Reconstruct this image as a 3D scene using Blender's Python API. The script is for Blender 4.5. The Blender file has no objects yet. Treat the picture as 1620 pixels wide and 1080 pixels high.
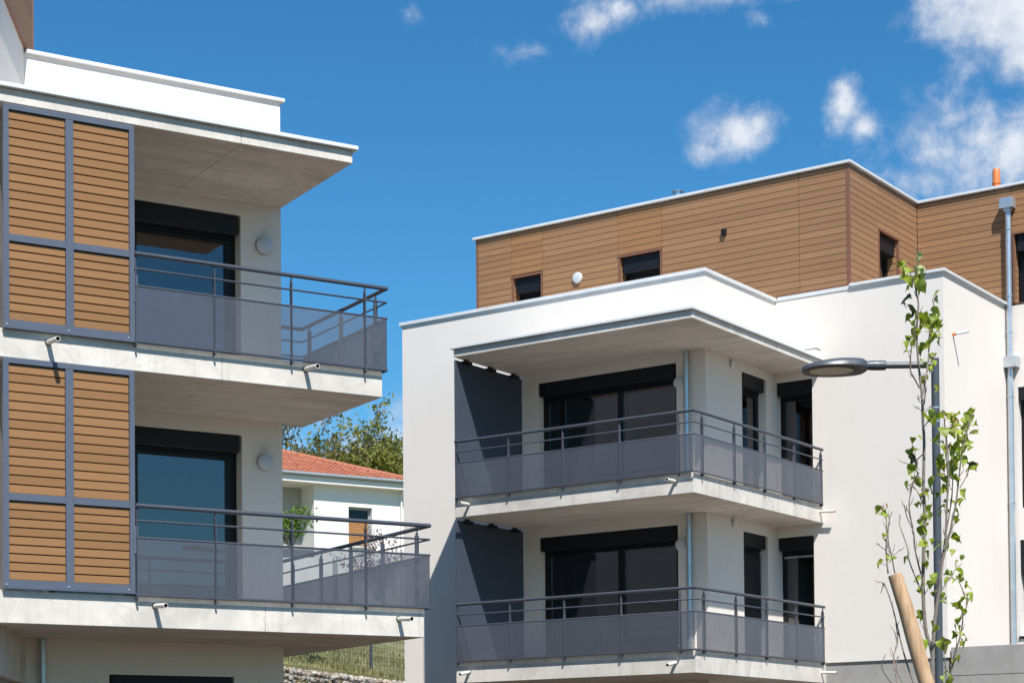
import bpy, bmesh, math, random
from mathutils import Vector, Matrix, noise
random.seed(7)
R = math.radians
scene = bpy.context.scene
col = scene.collection

# ---------------------------------------------------------------- camera, world, sun, exposure
cam_d = bpy.data.cameras.new('camera')
cam = bpy.data.objects.new('camera', cam_d); col.objects.link(cam)
cam_d.sensor_width = 36.0
cam_d.lens = 3010.337 * 36 / 1620
cam_d.shift_x = 0.0
cam_d.shift_y = (1167.64 - 540) / 1620
cam_d.clip_start = 0.1; cam_d.clip_end = 6000
cam.matrix_world = (Matrix.Translation((0, 0, 1.6)) @ Matrix.Rotation(R(90 + 1.1407), 4, 'X')
                    @ Matrix.Rotation(R(-0.517), 4, 'Z'))
scene.camera = cam
scene.view_settings.view_transform = 'Standard'
scene.view_settings.look = 'None'
scene.view_settings.exposure = 0.49
scene.view_settings.gamma = 1.0
scene.view_settings.use_curve_mapping = False

SUN_AZ, SUN_EL = 13.2, 53.0       # degrees right of straight behind the camera, elevation
sw = Vector((math.sin(R(SUN_AZ)) * math.cos(R(SUN_EL)), -math.cos(R(SUN_AZ)) * math.cos(R(SUN_EL)), math.sin(R(SUN_EL))))
sl = bpy.data.lights.new('sun', 'SUN'); so = bpy.data.objects.new('sun', sl); col.objects.link(so)
sl.energy = 5.0; sl.angle = R(0.53); sl.color = (1.0, 0.985, 0.945)
so.rotation_euler = (-sw).to_track_quat('-Z', 'Y').to_euler()

world = bpy.data.worlds.new('World'); scene.world = world; world.use_nodes = True
wn = world.node_tree.nodes; wl = world.node_tree.links; wn.clear()
class G:
    """tiny helper for node graphs"""
    def __init__(s, tree): s.t = tree; s.n = tree.nodes; s.l = tree.links
    def node(s, typ, **kw):
        n = s.n.new(typ)
        for k, v in kw.items(): setattr(n, k, v)
        return n
    def put(s, sock, v):
        if hasattr(v, 'is_output'): s.l.new(v, sock)
        else: sock.default_value = v
    def math(s, op, a, b=0.0, c=None, clamp=False):
        n = s.node('ShaderNodeMath', operation=op, use_clamp=clamp)
        s.put(n.inputs[0], a); s.put(n.inputs[1], b)
        if c is not None: s.put(n.inputs[2], c)
        return n.outputs[0]
    def vec(s, op, a, b=(0, 0, 0)):
        n = s.node('ShaderNodeVectorMath', operation=op)
        s.put(n.inputs[0], a); s.put(n.inputs[1], b)
        return n.outputs['Value'] if op in ('LENGTH', 'DOT_PRODUCT') else n.outputs[0]
    def noise(s, v, scale, detail=4, rough=.55, dist=0.0, out='Fac'):
        n = s.node('ShaderNodeTexNoise')
        if v is not None: s.l.new(v, n.inputs['Vector'])
        n.inputs['Scale'].default_value = scale; n.inputs['Detail'].default_value = detail
        n.inputs['Roughness'].default_value = rough; n.inputs['Distortion'].default_value = dist
        return n.outputs[out]
    def range(s, v, a, b, c=0.0, d=1.0, smooth=False):
        n = s.node('ShaderNodeMapRange'); n.clamp = True
        if smooth: n.interpolation_type = 'SMOOTHSTEP'
        s.put(n.inputs[0], v)
        for i, x in enumerate((a, b, c, d)): n.inputs[i + 1].default_value = x
        return n.outputs[0]
    def mix(s, fac, a, b, typ='MIX'):
        n = s.node('ShaderNodeMix', data_type='RGBA', blend_type=typ)
        s.put(n.inputs[0], fac); s.put(n.inputs[6], a); s.put(n.inputs[7], b)
        return n.outputs[2]
    def ramp(s, fac, stops):
        n = s.node('ShaderNodeValToRGB'); s.put(n.inputs[0], fac)
        e = n.color_ramp.elements
        while len(e) > 1: e.remove(e[-1])
        e[0].position = stops[0][0]; e[0].color = (*stops[0][1], 1)
        for p, c in stops[1:]:
            x = e.new(p); x.color = (*c, 1)
        return n.outputs[0]

g = G(world.node_tree)
tc = g.node('ShaderNodeTexCoord')
sky = g.node('ShaderNodeTexSky'); sky.sky_type = 'NISHITA'; sky.sun_disc = False
sky.sun_elevation = R(SUN_EL); sky.sun_rotation = math.atan2(sw.x, sw.y)
sky.altitude = 300; sky.air_density = 1.0; sky.dust_density = 0.35; sky.ozone_density = 3.0
hs = g.node('ShaderNodeHueSaturation'); hs.inputs['Saturation'].default_value = 1.22
hs.inputs['Value'].default_value = 1.0
g.l.new(sky.outputs[0], hs.inputs['Color'])
d = tc.outputs['Generated']
# clouds: puffs scattered over the whole dome (direction, half width, half height, density)
CL = [((.1120, .9406, .3190), .021, .0125, .95), ((.1235, .9406, .3235), .014, .0085, .8), ((.100, .9406, .3115), .013, .008, .75),
      ((.167, .9302, .328), .0095, .012, .95), ((.176, .9302, .319), .012, .009, .75),
      ((.215, .9253, .304), .034, .018, .70), ((.240, .9253, .300), .060, .030, .80), ((.218, .9253, .318), .016, .012, .66), ((.194, .93, .303), .014, .010, .42), ((.252, .92, .316), .03, .012, .7),
      ((.262, .9073, .374), .050, .034, 1.4), ((.222, .907, .3755), .024, .011, 1.1), ((.240, .907, .360), .024, .018, 1.2), ((.248, .91, .345), .016, .014, 1.05),
      ((.046, .9287, .3715), .014, .0075, .66), ((.034, .9287, .3655), .012, .009, .52), ((.092, .9217, .3825), .050, .0075, .85), ((.078, .925, .3775), .030, .007, .62), ((.056, .9287, .3755), .016, .007, .74), ((-.047, .9259, .3735), .008, .0055, .46),
      ((.012, .9335, .3575), .022, .007, .38), ((.122, .925, .368), .012, .005, .36), ((-.06, .9818, .165), .07, .035, .6)]
rc = random.Random(11)
for k in range(13):
    a = rc.uniform(.5, 2 * math.pi - .5); e = R(rc.uniform(14, 58))
    CL.append(((math.sin(a) * math.cos(e), math.cos(a) * math.cos(e), math.sin(e)), rc.uniform(.06, .14), rc.uniform(.03, .06), rc.uniform(.5, 1.0)))
best = None
for c, aw, ah, den in CL:
    q = g.vec('SUBTRACT', d, c)
    q = g.vec('MULTIPLY', q, (1 / aw, 1 / max(aw, .09), 1 / ah))
    ln = g.vec('LENGTH', q)
    f = g.math('MULTIPLY', g.range(ln, 0.15, 1.75, 1.0, 0.0), den)
    best = f if best is None else g.math('MAXIMUM', best, f)
wp_ = g.vec('ADD', d, g.vec('MULTIPLY', g.vec('SUBTRACT', g.noise(d, 22.0, 3, .5, 0, 'Color'), (.5, .5, .5)), (.016, .016, .016)))
dn = g.noise(wp_, 50.0, 11, .60, .0)
dn2 = g.noise(wp_, 170.0, 6, .62)
den = g.math('ADD', best, g.math('MULTIPLY', g.math('SUBTRACT', dn, .5), 1.35))
den = g.math('ADD', den, g.math('MULTIPLY', g.math('SUBTRACT', dn2, .5), .20))
gate = g.range(best, .0, .30, 0.0, 1.0, True)
den = g.math('MULTIPLY', g.range(den, .20, 1.0, 0.0, 1.0, True), gate)
shade = g.range(g.math('ADD', g.noise(wp_, 48.0, 7, .6), g.math('MULTIPLY', den, .22)), .46, .76, 0.0, 1.0)
ccol = g.mix(shade, (4.9, 5.8, 7.3, 1), (8.6, 8.9, 9.4, 1))
blue = g.mix(1.0, hs.outputs[0], (.68, 1.23, 1.33, 1), 'MULTIPLY')
mixc = g.mix(g.math('MULTIPLY', den, .92), blue, ccol)
bg = g.node('ShaderNodeBackground'); bg.inputs['Strength'].default_value = 0.073
wo = g.node('ShaderNodeOutputWorld')
g.l.new(mixc, bg.inputs['Color']); g.l.new(bg.outputs[0], wo.inputs['Surface'])

# ---------------------------------------------------------------- materials
def newmat(name):
    m = bpy.data.materials.new(name); m.use_nodes = True
    m.node_tree.nodes.clear(); gg = G(m.node_tree)
    out = gg.node('ShaderNodeOutputMaterial'); p = gg.node('ShaderNodeBsdfPrincipled')
    gg.l.new(p.outputs[0], out.inputs['Surface'])
    return m, gg, p, out
def bump(gg, p, h, strength, dist=.01):
    b = gg.node('ShaderNodeBump'); b.inputs['Strength'].default_value = strength; b.inputs['Distance'].default_value = dist
    gg.l.new(h, b.inputs['Height']); gg.l.new(b.outputs[0], p.inputs['Normal'])
def sc(c, k): return (c[0] * k, c[1] * k, c[2] * k, 1)
def mat_render(name, c, grain=.35, dirt=.10):
    m, gg, p, _ = newmat(name); o = gg.node('ShaderNodeTexCoord').outputs['Object']
    big = gg.noise(o, .8, 5, .6); fine = gg.noise(o, 95, 3, .6); mid = gg.noise(o, 9, 4, .6)
    st = gg.noise(gg.vec('MULTIPLY', o, (5.0, 5.0, .25)), 1.8, 6, .65)
    cc = gg.mix(gg.range(big, .35, .7), sc(c, 1.0), sc(c, .95))
    cc = gg.mix(gg.math('MULTIPLY', gg.range(st, .52, .8), dirt * 2), cc, sc((c[0] * .8, c[1] * .78, c[2] * .74), 1))
    cc = gg.mix(gg.range(fine, .3, .7), cc, gg.mix(.7, cc, sc(c, .84)))
    wash = gg.noise(gg.vec('MULTIPLY', o, (1.0, 1.0, 2.4)), 2.7, 6, .7)
    cc = gg.mix(gg.math('MULTIPLY', gg.range(wash, .42, .7), .35), cc, sc(c, .93))
    gg.l.new(cc, p.inputs['Base Color']); p.inputs['Roughness'].default_value = .92
    p.inputs['Specular IOR Level'].default_value = .2
    bump(gg, p, gg.math('ADD', fine, gg.math('MULTIPLY', mid, .5)), grain, .008)
    return m
def mat_concrete(name, c, stain=.5):
    m, gg, p, _ = newmat(name); o = gg.node('ShaderNodeTexCoord').outputs['Object']
    big = gg.noise(o, 1.3, 6, .65, .4); mid = gg.noise(o, 7, 6, .65); fine = gg.noise(o, 120, 3, .6)
    st = gg.noise(gg.vec('MULTIPLY', o, (9.0, 9.0, .5)), 1.5, 5, .65)
    form = gg.noise(gg.vec('MULTIPLY', o, (.5, 3.2, 1.0)), 1.1, 5, .6, .8)
    cc = gg.mix(gg.range(big, .3, .72), sc(c, 1.08), sc((c[0] * .86, c[1] * .85, c[2] * .83), 1))
    cc = gg.mix(gg.math('MULTIPLY', gg.range(mid, .45, .75), .35 * stain), cc, sc(c, .62))
    cc = gg.mix(gg.math('MULTIPLY', gg.range(st, .55, .78), .55 * stain), cc, sc((c[0] * .62, c[1] * .6, c[2] * .57), 1))
    cc = gg.mix(gg.math('MULTIPLY', gg.range(form, .46, .66), .75 * stain), cc, sc(c, .70))
    vein = gg.math('ABSOLUTE', gg.math('SUBTRACT', gg.noise(o, .9, 5, .6, .6), .5))
    cc = gg.mix(gg.math('MULTIPLY', gg.range(vein, .0, .02, 1.0, 0.0), .30 * stain), cc, sc(c, .6))
    vor = gg.node('ShaderNodeTexVoronoi'); vor.inputs['Scale'].default_value = 9.0; gg.l.new(o, vor.inputs['Vector'])
    pit = gg.range(vor.outputs['Distance'], .05, .09)
    rnd = gg.math('GREATER_THAN', gg.noise(o, 3.1, 2), .66)
    pit = gg.math('MAXIMUM', pit, gg.math('SUBTRACT', 1.0, rnd))
    cc = gg.mix(pit, sc(c, .42), cc)
    gg.l.new(cc, p.inputs['Base Color']); p.inputs['Roughness'].default_value = .88
    p.inputs['Specular IOR Level'].default_value = .25
    bump(gg, p, gg.math('ADD', fine, gg.math('MULTIPLY', mid, 1.2)), .3, .006)
    return m
def mat_paint(name, c, rough=.45, metal=0.0, var=.06, spec=.5, bumps=0.0):
    m, gg, p, _ = newmat(name); o = gg.node('ShaderNodeTexCoord').outputs['Object']
    n = gg.noise(o, 4.0, 5, .6); f = gg.noise(o, 60, 3, .6)
    cc = gg.mix(gg.range(n, .3, .7), sc(c, 1 + var), sc(c, 1 - var))
    gg.l.new(cc, p.inputs['Base Color']); p.inputs['Metallic'].default_value = metal
    gg.l.new(gg.range(f, .3, .7, rough - .06, rough + .08), p.inputs['Roughness'])
    p.inputs['Specular IOR Level'].default_value = spec
    if bumps: bump(gg, p, f, bumps, .003)
    return m
def mat_board(name, c, var=.10):
    m, gg, p, _ = newmat(name); o = gg.node('ShaderNodeTexCoord').outputs['Object']
    oi = gg.node('ShaderNodeObjectInfo')
    off = gg.vec('MULTIPLY', gg.vec('ADD', o, (0, 0, 0)), (1.0, 1.0, 14.0))
    add = gg.node('ShaderNodeCombineXYZ'); gg.l.new(gg.math('MULTIPLY', oi.outputs['Random'], 40.0), add.inputs[0])
    gr = gg.noise(gg.vec('ADD', off, add.outputs[0]), 5.0, 6, .65); fi = gg.noise(o, 90, 3, .6)
    v = gg.math('ADD', gg.math('MULTIPLY', gg.math('SUBTRACT', oi.outputs['Random'], .5), 1.0), gg.math('SUBTRACT', gr, .5))
    cc = gg.mix(gg.range(v, -.7, .7), sc(c, 1 - var), sc((c[0], c[1] * 1.01, c[2] * 1.03), 1 + var))
    cc = gg.mix(gg.math('MULTIPLY', gg.range(fi, .4, .7), .25), cc, sc(c, .8))
    gg.l.new(cc, p.inputs['Base Color']); p.inputs['Roughness'].default_value = .7
    p.inputs['Specular IOR Level'].default_value = .3
    bump(gg, p, gg.math('ADD', gr, fi), .15, .004)
    return m
def mat_glass(name, refl=2.6, tint=.70):
    m, gg, p, out = newmat(name); gg.n.remove(p)
    fr = gg.node('ShaderNodeFresnel'); fr.inputs['IOR'].default_value = 1.5
    fac = gg.math('MULTIPLY', fr.outputs[0], refl, clamp=True)
    tr = gg.node('ShaderNodeBsdfTransparent'); tr.inputs[0].default_value = (tint, tint * .99, tint * .97, 1)
    gl = gg.node('ShaderNodeBsdfGlossy'); gl.inputs['Roughness'].default_value = .004; gl.inputs[0].default_value = (1.0, .90, .90, 1)
    o = gg.node('ShaderNodeTexCoord').outputs['Object']
    b = gg.node('ShaderNodeBump'); b.inputs['Strength'].default_value = .035; b.inputs['Distance'].default_value = .02
    gg.l.new(gg.noise(o, 1.1, 2, .5), b.inputs['Height']); gg.l.new(b.outputs[0], gl.inputs['Normal'])
    mx = gg.node('ShaderNodeMixShader'); gg.l.new(fac, mx.inputs[0]); gg.l.new(tr.outputs[0], mx.inputs[1]); gg.l.new(gl.outputs[0], mx.inputs[2])
    gg.l.new(mx.outputs[0], out.inputs['Surface'])
    return m
def mat_mesh(name, c, cover=.63):
    """perforated sheet metal: share of open holes as plain transparency, finer than a pixel"""
    m, gg, p, out = newmat(name); o = gg.node('ShaderNodeTexCoord').outputs['Object']
    p.inputs['Roughness'].default_value = .55; p.inputs['Specular IOR Level'].default_value = .4
    n = gg.noise(gg.vec('MULTIPLY', o, (1, 1, .25)), 16, 4, .6); n2 = gg.noise(o, 1.7, 3, .5)
    gg.l.new(gg.mix(gg.range(n2, .3, .7), sc(c, 1.07), sc(c, .93)), p.inputs['Base Color'])
    tr = gg.node('ShaderNodeBsdfTransparent')
    mx = gg.node('ShaderNodeMixShader')
    lw = gg.node('ShaderNodeLayerWeight'); lw.inputs[0].default_value = .5
    fac = gg.math('ADD', gg.math('ADD', cover, gg.math('MULTIPLY', gg.math('POWER', lw.outputs['Facing'], 1.5), .65)), gg.math('MULTIPLY', gg.math('SUBTRACT', n, .5), .16), clamp=True)
    gg.l.new(fac, mx.inputs[0]); gg.l.new(tr.outputs[0], mx.inputs[1]); gg.l.new(p.outputs[0], mx.inputs[2])
    gg.l.new(mx.outputs[0], out.inputs['Surface'])
    return m
def mat_leaf(name, stops, trans=.35, rough=.45):
    m, gg, p, out = newmat(name); oi = gg.node('ShaderNodeObjectInfo'); ge = gg.node('ShaderNodeNewGeometry')
    r = gg.math('FRACT', gg.math('ADD', oi.outputs['Random'], ge.outputs['Random Per Island']))
    cc = gg.ramp(r, stops)
    gg.l.new(cc, p.inputs['Base Color']); p.inputs['Roughness'].default_value = rough
    tl = gg.node('ShaderNodeBsdfTranslucent'); gg.l.new(gg.mix(.5, cc, gg.mix(1.0, cc, (1.25, 1.2, .5, 1), 'MULTIPLY')), tl.inputs[0])
    mx = gg.node('ShaderNodeMixShader'); mx.inputs[0].default_value = trans
    gg.l.new(p.outputs[0], mx.inputs[1]); gg.l.new(tl.outputs[0], mx.inputs[2]); gg.l.new(mx.outputs[0], out.inputs['Surface'])
    return m
def mat_random(name, stops, rough=.9, sca=30, bmp=.4, isl=False):
    m, gg, p, _ = newmat(name); oi = gg.node('ShaderNodeObjectInfo'); o = gg.node('ShaderNodeTexCoord').outputs['Object']
    r = gg.node('ShaderNodeNewGeometry').outputs['Random Per Island'] if isl else oi.outputs['Random']
    n = gg.noise(o, sca, 5, .65)
    cc = gg.ramp(r, stops); cc = gg.mix(gg.range(n, .35, .7), cc, gg.mix(1.0, cc, (.72, .70, .68, 1), 'MULTIPLY'))
    gg.l.new(cc, p.inputs['Base Color']); p.inputs['Roughness'].default_value = rough
    bump(gg, p, n, bmp, .01)
    return m
M = {}
M['render'] = mat_render('white_render', (.785, .717, .655), .5, .13)
M['house'] = mat_render('house_render', (.79, .76, .72), .2)
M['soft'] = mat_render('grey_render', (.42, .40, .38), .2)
M['concrete'] = mat_concrete('raw_concrete', (.675, .62, .56), 1.05)
M['concrete_grey'] = mat_concrete('plinth_concrete', (.37, .35, .325), .7)
M['flash'] = mat_paint('pale_sheet_metal', (.66, .655, .65), .42, .05)
M['frame'] = mat_paint('blue_grey_metal', (.088, .105, .143), .5, 0, .06, .35)
M['rail'] = mat_paint('slate_grey_metal', (.056, .063, .082), .45, 0, .06, .4)
M['mesh'] = mat_mesh('perforated_sheet', (.088, .096, .118))
M['screen'] = mat_paint('slate_panel', (.054, .067, .092), .55, 0, .04, .25)
M['slat'] = mat_board('honey_composite', (.275, .137, .056), .13)
M['plank'] = mat_board('brown_composite', (.29, .156, .078), .13)
M['plank2'] = mat_board('ochre_composite', (.30, .151, .067), .12)
M['trim'] = mat_paint('rust_brown_trim', (.19, .085, .050), .5)
M['black'] = mat_paint('black_frame', (.006, .0065, .008), .4, 0, .06, .3)
M['box'] = mat_paint('blue_black_shutter_box', (.0075, .0085, .012), .5, 0, .06, .3)
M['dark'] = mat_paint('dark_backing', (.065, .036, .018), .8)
M['glass'] = mat_glass('window_glass'); M['glass_dull'] = mat_glass('small_window_glass', .7, .6)
M['room'] = mat_paint('interior_paint', (.52, .49, .45), .9)
M['lamp'] = mat_paint('opal_diffuser', (.52, .54, .56), .3)
M['lampgrey'] = mat_paint('grey_lamp_body', (.30, .31, .33), .5)
M['lampwhite'] = mat_paint('white_lamp_body', (.78, .79, .80), .4)
M['zinc'] = mat_paint('zinc_pipe', (.50, .54, .58), .32, .65, .12)
M['pvc'] = mat_paint('pale_plastic_pipe', (.66, .61, .54), .55, 0, .12)
M['hole'] = mat_paint('pipe_bore', (.04, .038, .035), .9)
M['orange'] = mat_paint('orange_pipe', (.70, .20, .055), .4)
M['steel'] = mat_paint('stainless_flue', (.62, .63, .65), .22, .9)
M['asphalt'] = mat_concrete('ground_cover', (.078, .055, .035), .4)
M['pole'] = mat_paint('charcoal_lamp_paint', (.062, .070, .082), .38)
M['lens'] = mat_paint('lamp_glass', (.80, .82, .72), .10)
M['stone'] = mat_random('gabion_stone', [(0, (.46, .42, .37)), (.25, (.30, .275, .24)), (.45, (.27, .20, .14)), (.6, (.44, .37, .29)), (.8, (.26, .245, .23)), (1, (.55, .52, .47))])
M['tile'] = mat_random('clay_tile', [(0, (.37, .11, .055)), (.4, (.43, .145, .075)), (.7, (.33, .10, .052)), (1, (.47, .185, .105))], .8, 12, .2)
M['tile_i'] = mat_random('clay_tile_far', [(0, (.37, .11, .055)), (.4, (.43, .145, .075)), (.7, (.33, .10, .052)), (1, (.47, .185, .105))], .8, 12, .2, True)
M['wire'] = mat_paint('green_wire', (.03, .05, .04), .5)
M['gutter'] = mat_paint('zinc_gutter', (.30, .33, .35), .45, .3)
M['blind'] = mat_board('blind_slat', (.42, .20, .075), .1)
M['bark'] = mat_random('grey_brown_bark', [(0, (.19, .155, .13)), (1, (.27, .225, .19))], .9, 40, .5)
M['farbark'] = mat_random('dark_bark', [(0, (.085, .065, .05)), (1, (.12, .095, .075))], .9, 20, .3)
M['leaf'] = mat_leaf('spring_leaf', [(0, (.19, .25, .022)), (.3, (.33, .41, .04)), (.7, (.46, .52, .10)), (.9, (.28, .35, .035)), (1, (.42, .40, .13))], .5)
M['leafpale'] = mat_leaf('pale_leaf', [(0, (.38, .45, .17)), (1, (.46, .50, .24))], .35)
M['leafdark'] = mat_leaf('dark_leaf', [(0, (.035, .065, .012)), (1, (.06, .085, .025))], .2)
M['leafbud'] = mat_leaf('reddish_bud', [(0, (.30, .13, .06)), (1, (.36, .20, .10))], .3)
M['far0'] = mat_leaf('far_leaf_olive', [(0, (.11, .135, .02)), (.35, (.19, .205, .028)), (.7, (.26, .26, .045)), (.88, (.20, .13, .05)), (1, (.14, .155, .03))], .42)
M['far1'] = mat_leaf('far_leaf_brown', [(0, (.17, .11, .05)), (.4, (.20, .18, .04)), (.75, (.25, .24, .05)), (1, (.14, .09, .045))], .42)
M['shrub'] = mat_leaf('shrub_leaf', [(0, (.06, .12, .015)), (.5, (.13, .22, .03)), (1, (.20, .30, .05))], .3)
M['purple'] = mat_leaf('purple_leaf', [(0, (.13, .03, .035)), (.5, (.19, .055, .055)), (1, (.10, .03, .035))], .3)
M['grass'] = mat_leaf('dry_grass', [(0, (.15, .17, .05)), (.4, (.26, .24, .10)), (.8, (.33, .29, .15)), (1, (.11, .15, .035))], .25, .7)
M['weed'] = mat_leaf('weed_leaf', [(0, (.03, .065, .015)), (1, (.06, .10, .025))], .2)
m, gg, p, _ = newmat('hill_turf'); o = gg.node('ShaderNodeTexCoord').outputs['Object']
cc = gg.mix(gg.range(gg.noise(o, .55, 6, .65), .40, .62), (.155, .155, .055, 1), (.30, .255, .145, 1))
cc = gg.mix(gg.range(gg.noise(o, 3.5, 5, .7), .5, .68), cc, (.10, .125, .035, 1))
gg.l.new(cc, p.inputs['Base Color']); p.inputs['Roughness'].default_value = .95; bump(gg, p, gg.noise(o, 22, 4, .7), .6, .05); M['turf'] = m
# stake wood: pale peeled pine with growth marks and knots
m, gg, p, _ = newmat('peeled_pine'); o = gg.node('ShaderNodeTexCoord').outputs['Object']
w_ = gg.noise(gg.vec('MULTIPLY', o, (14, 14, 1.6)), 3.0, 6, .6, .6)
cc = gg.ramp(w_, [(.25, (.29, .16, .08)), (.48, (.47, .29, .16)), (.7, (.56, .38, .23))])
vo = gg.node('ShaderNodeTexVoronoi'); vo.inputs['Scale'].default_value = 5.0; gg.l.new(o, vo.inputs['Vector'])
cc = gg.mix(gg.range(vo.outputs['Distance'], .07, .16), (.36, .19, .07, 1), cc)
gg.l.new(cc, p.inputs['Base Color']); p.inputs['Roughness'].default_value = .75; bump(gg, p, w_, .3, .004); M['pine'] = m

# ---------------------------------------------------------------- mesh helpers
class MB:
    def __init__(s): s.v = []; s.f = []; s.mi = []; s.cur = 0
    def quad(s, *p):
        i = len(s.v); s.v += [tuple(q) for q in p]; s.f.append(tuple(range(i, i + len(p)))); s.mi.append(s.cur)
    def box(s, a, b):
        x0, y0, z0 = a; x1, y1, z1 = b
        i = len(s.v)
        s.v += [(x0, y0, z0), (x1, y0, z0), (x1, y1, z0), (x0, y1, z0), (x0, y0, z1), (x1, y0, z1), (x1, y1, z1), (x0, y1, z1)]
        for f in ((0, 3, 2, 1), (4, 5, 6, 7), (0, 1, 5, 4), (1, 2, 6, 5), (2, 3, 7, 6), (3, 0, 4, 7)):
            s.f.append(tuple(i + k for k in f)); s.mi.append(s.cur)
        return s
    def prism(s, poly, z0, z1):
        """poly counter-clockwise in xy"""
        i = len(s.v); n = len(poly)
        s.v += [(x, y, z0) for x, y in poly] + [(x, y, z1) for x, y in poly]
        s.f.append(tuple(i + k for k in reversed(range(n)))); s.f.append(tuple(i + n + k for k in range(n)))
        for k in range(n): s.f.append((i + k, i + (k + 1) % n, i + n + (k + 1) % n, i + n + k))
        s.mi += [s.cur] * (n + 2); return s
    def tube(s, pts, rad, n=8, cap=True):
        pts = [Vector(q) for q in pts]
        if not hasattr(rad, '__len__'): rad = [rad] * len(pts)
        rings = []
        up = None
        for k, q in enumerate(pts):
            if k == 0: t = pts[1] - q
            elif k == len(pts) - 1: t = q - pts[k - 1]
            else: t = (pts[k + 1] - q).normalized() + (q - pts[k - 1]).normalized()
            t.normalize()
            if up is None:
                up = Vector((0, 0, 1)) if abs(t.z) < .9 else Vector((1, 0, 0))
            a = up - t * up.dot(t)
            if a.length < 1e-4: a = Vector((1, .3, 0)) - t * Vector((1, .3, 0)).dot(t)
            a.normalize(); b = t.cross(a); up = a
            i = len(s.v)
            s.v += [tuple(q + (a * math.cos(2 * math.pi * j / n) + b * math.sin(2 * math.pi * j / n)) * rad[k]) for j in range(n)]
            rings.append(i)
        for u, v in zip(rings, rings[1:]):
            for j in range(n):
                s.f.append((u + j, u + (j + 1) % n, v + (j + 1) % n, v + j)); s.mi.append(s.cur)
        if cap:
            s.f.append(tuple(reversed(range(rings[0], rings[0] + n)))); s.f.append(tuple(range(rings[-1], rings[-1] + n))); s.mi += [s.cur] * 2
        return s
    def lathe(s, prof, origin, axis, n=24):
        o = Vector(origin); ax = Vector(axis).normalized()
        a = ax.orthogonal().normalized(); b = ax.cross(a); rings = []
        for r, h in prof:
            i = len(s.v); rings.append(i)
            s.v += [tuple(o + ax * h + (a * math.cos(2 * math.pi * j / n) + b * math.sin(2 * math.pi * j / n)) * max(r, 1e-4)) for j in range(n)]
        for u, v in zip(rings, rings[1:]):
            for j in range(n):
                s.f.append((u + j, u + (j + 1) % n, v + (j + 1) % n, v + j)); s.mi.append(s.cur)
        return s
    def mesh(s, name):
        me = bpy.data.meshes.new(name); me.from_pydata(s.v, [], s.f); me.update(); return me
    def build(s, name, mats, parent=None, smooth=False, bevel=0.0, label=None):
        me = s.mesh(name)
        if not isinstance(mats, (list, tuple)): mats = [mats]
        for q in mats: me.materials.append(q)
        if len(mats) > 1:
            for pl, k in zip(me.polygons, s.mi): pl.material_index = k
        if bevel:
            bm = bmesh.new(); bm.from_mesh(me)
            bmesh.ops.remove_doubles(bm, verts=bm.verts, dist=1e-5)
            bmesh.ops.bevel(bm, geom=[e for e in bm.edges if len(e.link_faces) == 2 and e.calc_face_angle(0) > .3], offset=bevel, segments=1, affect='EDGES', clamp_overlap=True)
            bm.to_mesh(me); bm.free()
        if smooth:
            for pl in me.polygons: pl.use_smooth = True
            try: me.set_sharp_from_angle(angle=R(45))
            except Exception: pass
        return link(name, me, parent, label)
def link(name, me, parent=None, label=None):
    o = bpy.data.objects.new(name, me); col.objects.link(o)
    if parent is not None: o.parent = parent
    if label: o['label'] = label
    return o
def thing(name, label, cat, loc=(0, 0, 0), rz=0.0, group=None):
    o = bpy.data.objects.new(name, None); col.objects.link(o); o.location = loc; o.rotation_euler = (0, 0, rz)
    o.empty_display_size = .3
    o['label'] = label; o['category'] = cat
    if group: o['group'] = group
    return o
def tag(o, label, cat, group=None):
    o['label'] = label; o['category'] = cat
    if group: o['group'] = group
    return o
def structure(o): o['kind'] = 'structure'; return o

def wall_sheet(mb, P, u0, u1, v0, v1, holes, depth):
    """outer skin of a wall with openings; P(u, v, w) maps to xyz, w = 0 outside, w > 0 inwards"""
    us = sorted({u0, u1, *[h[0] for h in holes], *[h[1] for h in holes]}); vs = sorted({v0, v1, *[h[2] for h in holes], *[h[3] for h in holes]})
    us = [u for u in us if u0 <= u <= u1]; vs = [v for v in vs if v0 <= v <= v1]
    for a, b in zip(us, us[1:]):
        for c, e in zip(vs, vs[1:]):
            mu, mv = (a + b) / 2, (c + e) / 2
            if any(h[0] < mu < h[1] and h[2] < mv < h[3] for h in holes): continue
            mb.quad(P(a, c, 0), P(b, c, 0), P(b, e, 0), P(a, e, 0))
    for h in holes:
        a, b, c, e = h[:4]
        mb.quad(P(a, c, 0), P(a, e, 0), P(a, e, depth), P(a, c, depth)); mb.quad(P(b, e, 0), P(b, c, 0), P(b, c, depth), P(b, e, depth))
        mb.quad(P(a, e, 0), P(b, e, 0), P(b, e, depth), P(a, e, depth)); mb.quad(P(b, c, 0), P(a, c, 0), P(a, c, depth), P(b, c, depth))

def pbox(mb, P, a, b):
    """box in (u, v, w) wall coordinates mapped through P"""
    c = [P(u, v, w) for w in (a[2], b[2]) for v in (a[1], b[1]) for u in (a[0], b[0])]
    lo = tuple(min(q[k] for q in c) for k in range(3)); hi = tuple(max(q[k] for q in c) for k in range(3))
    mb.box(lo, hi)

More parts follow.
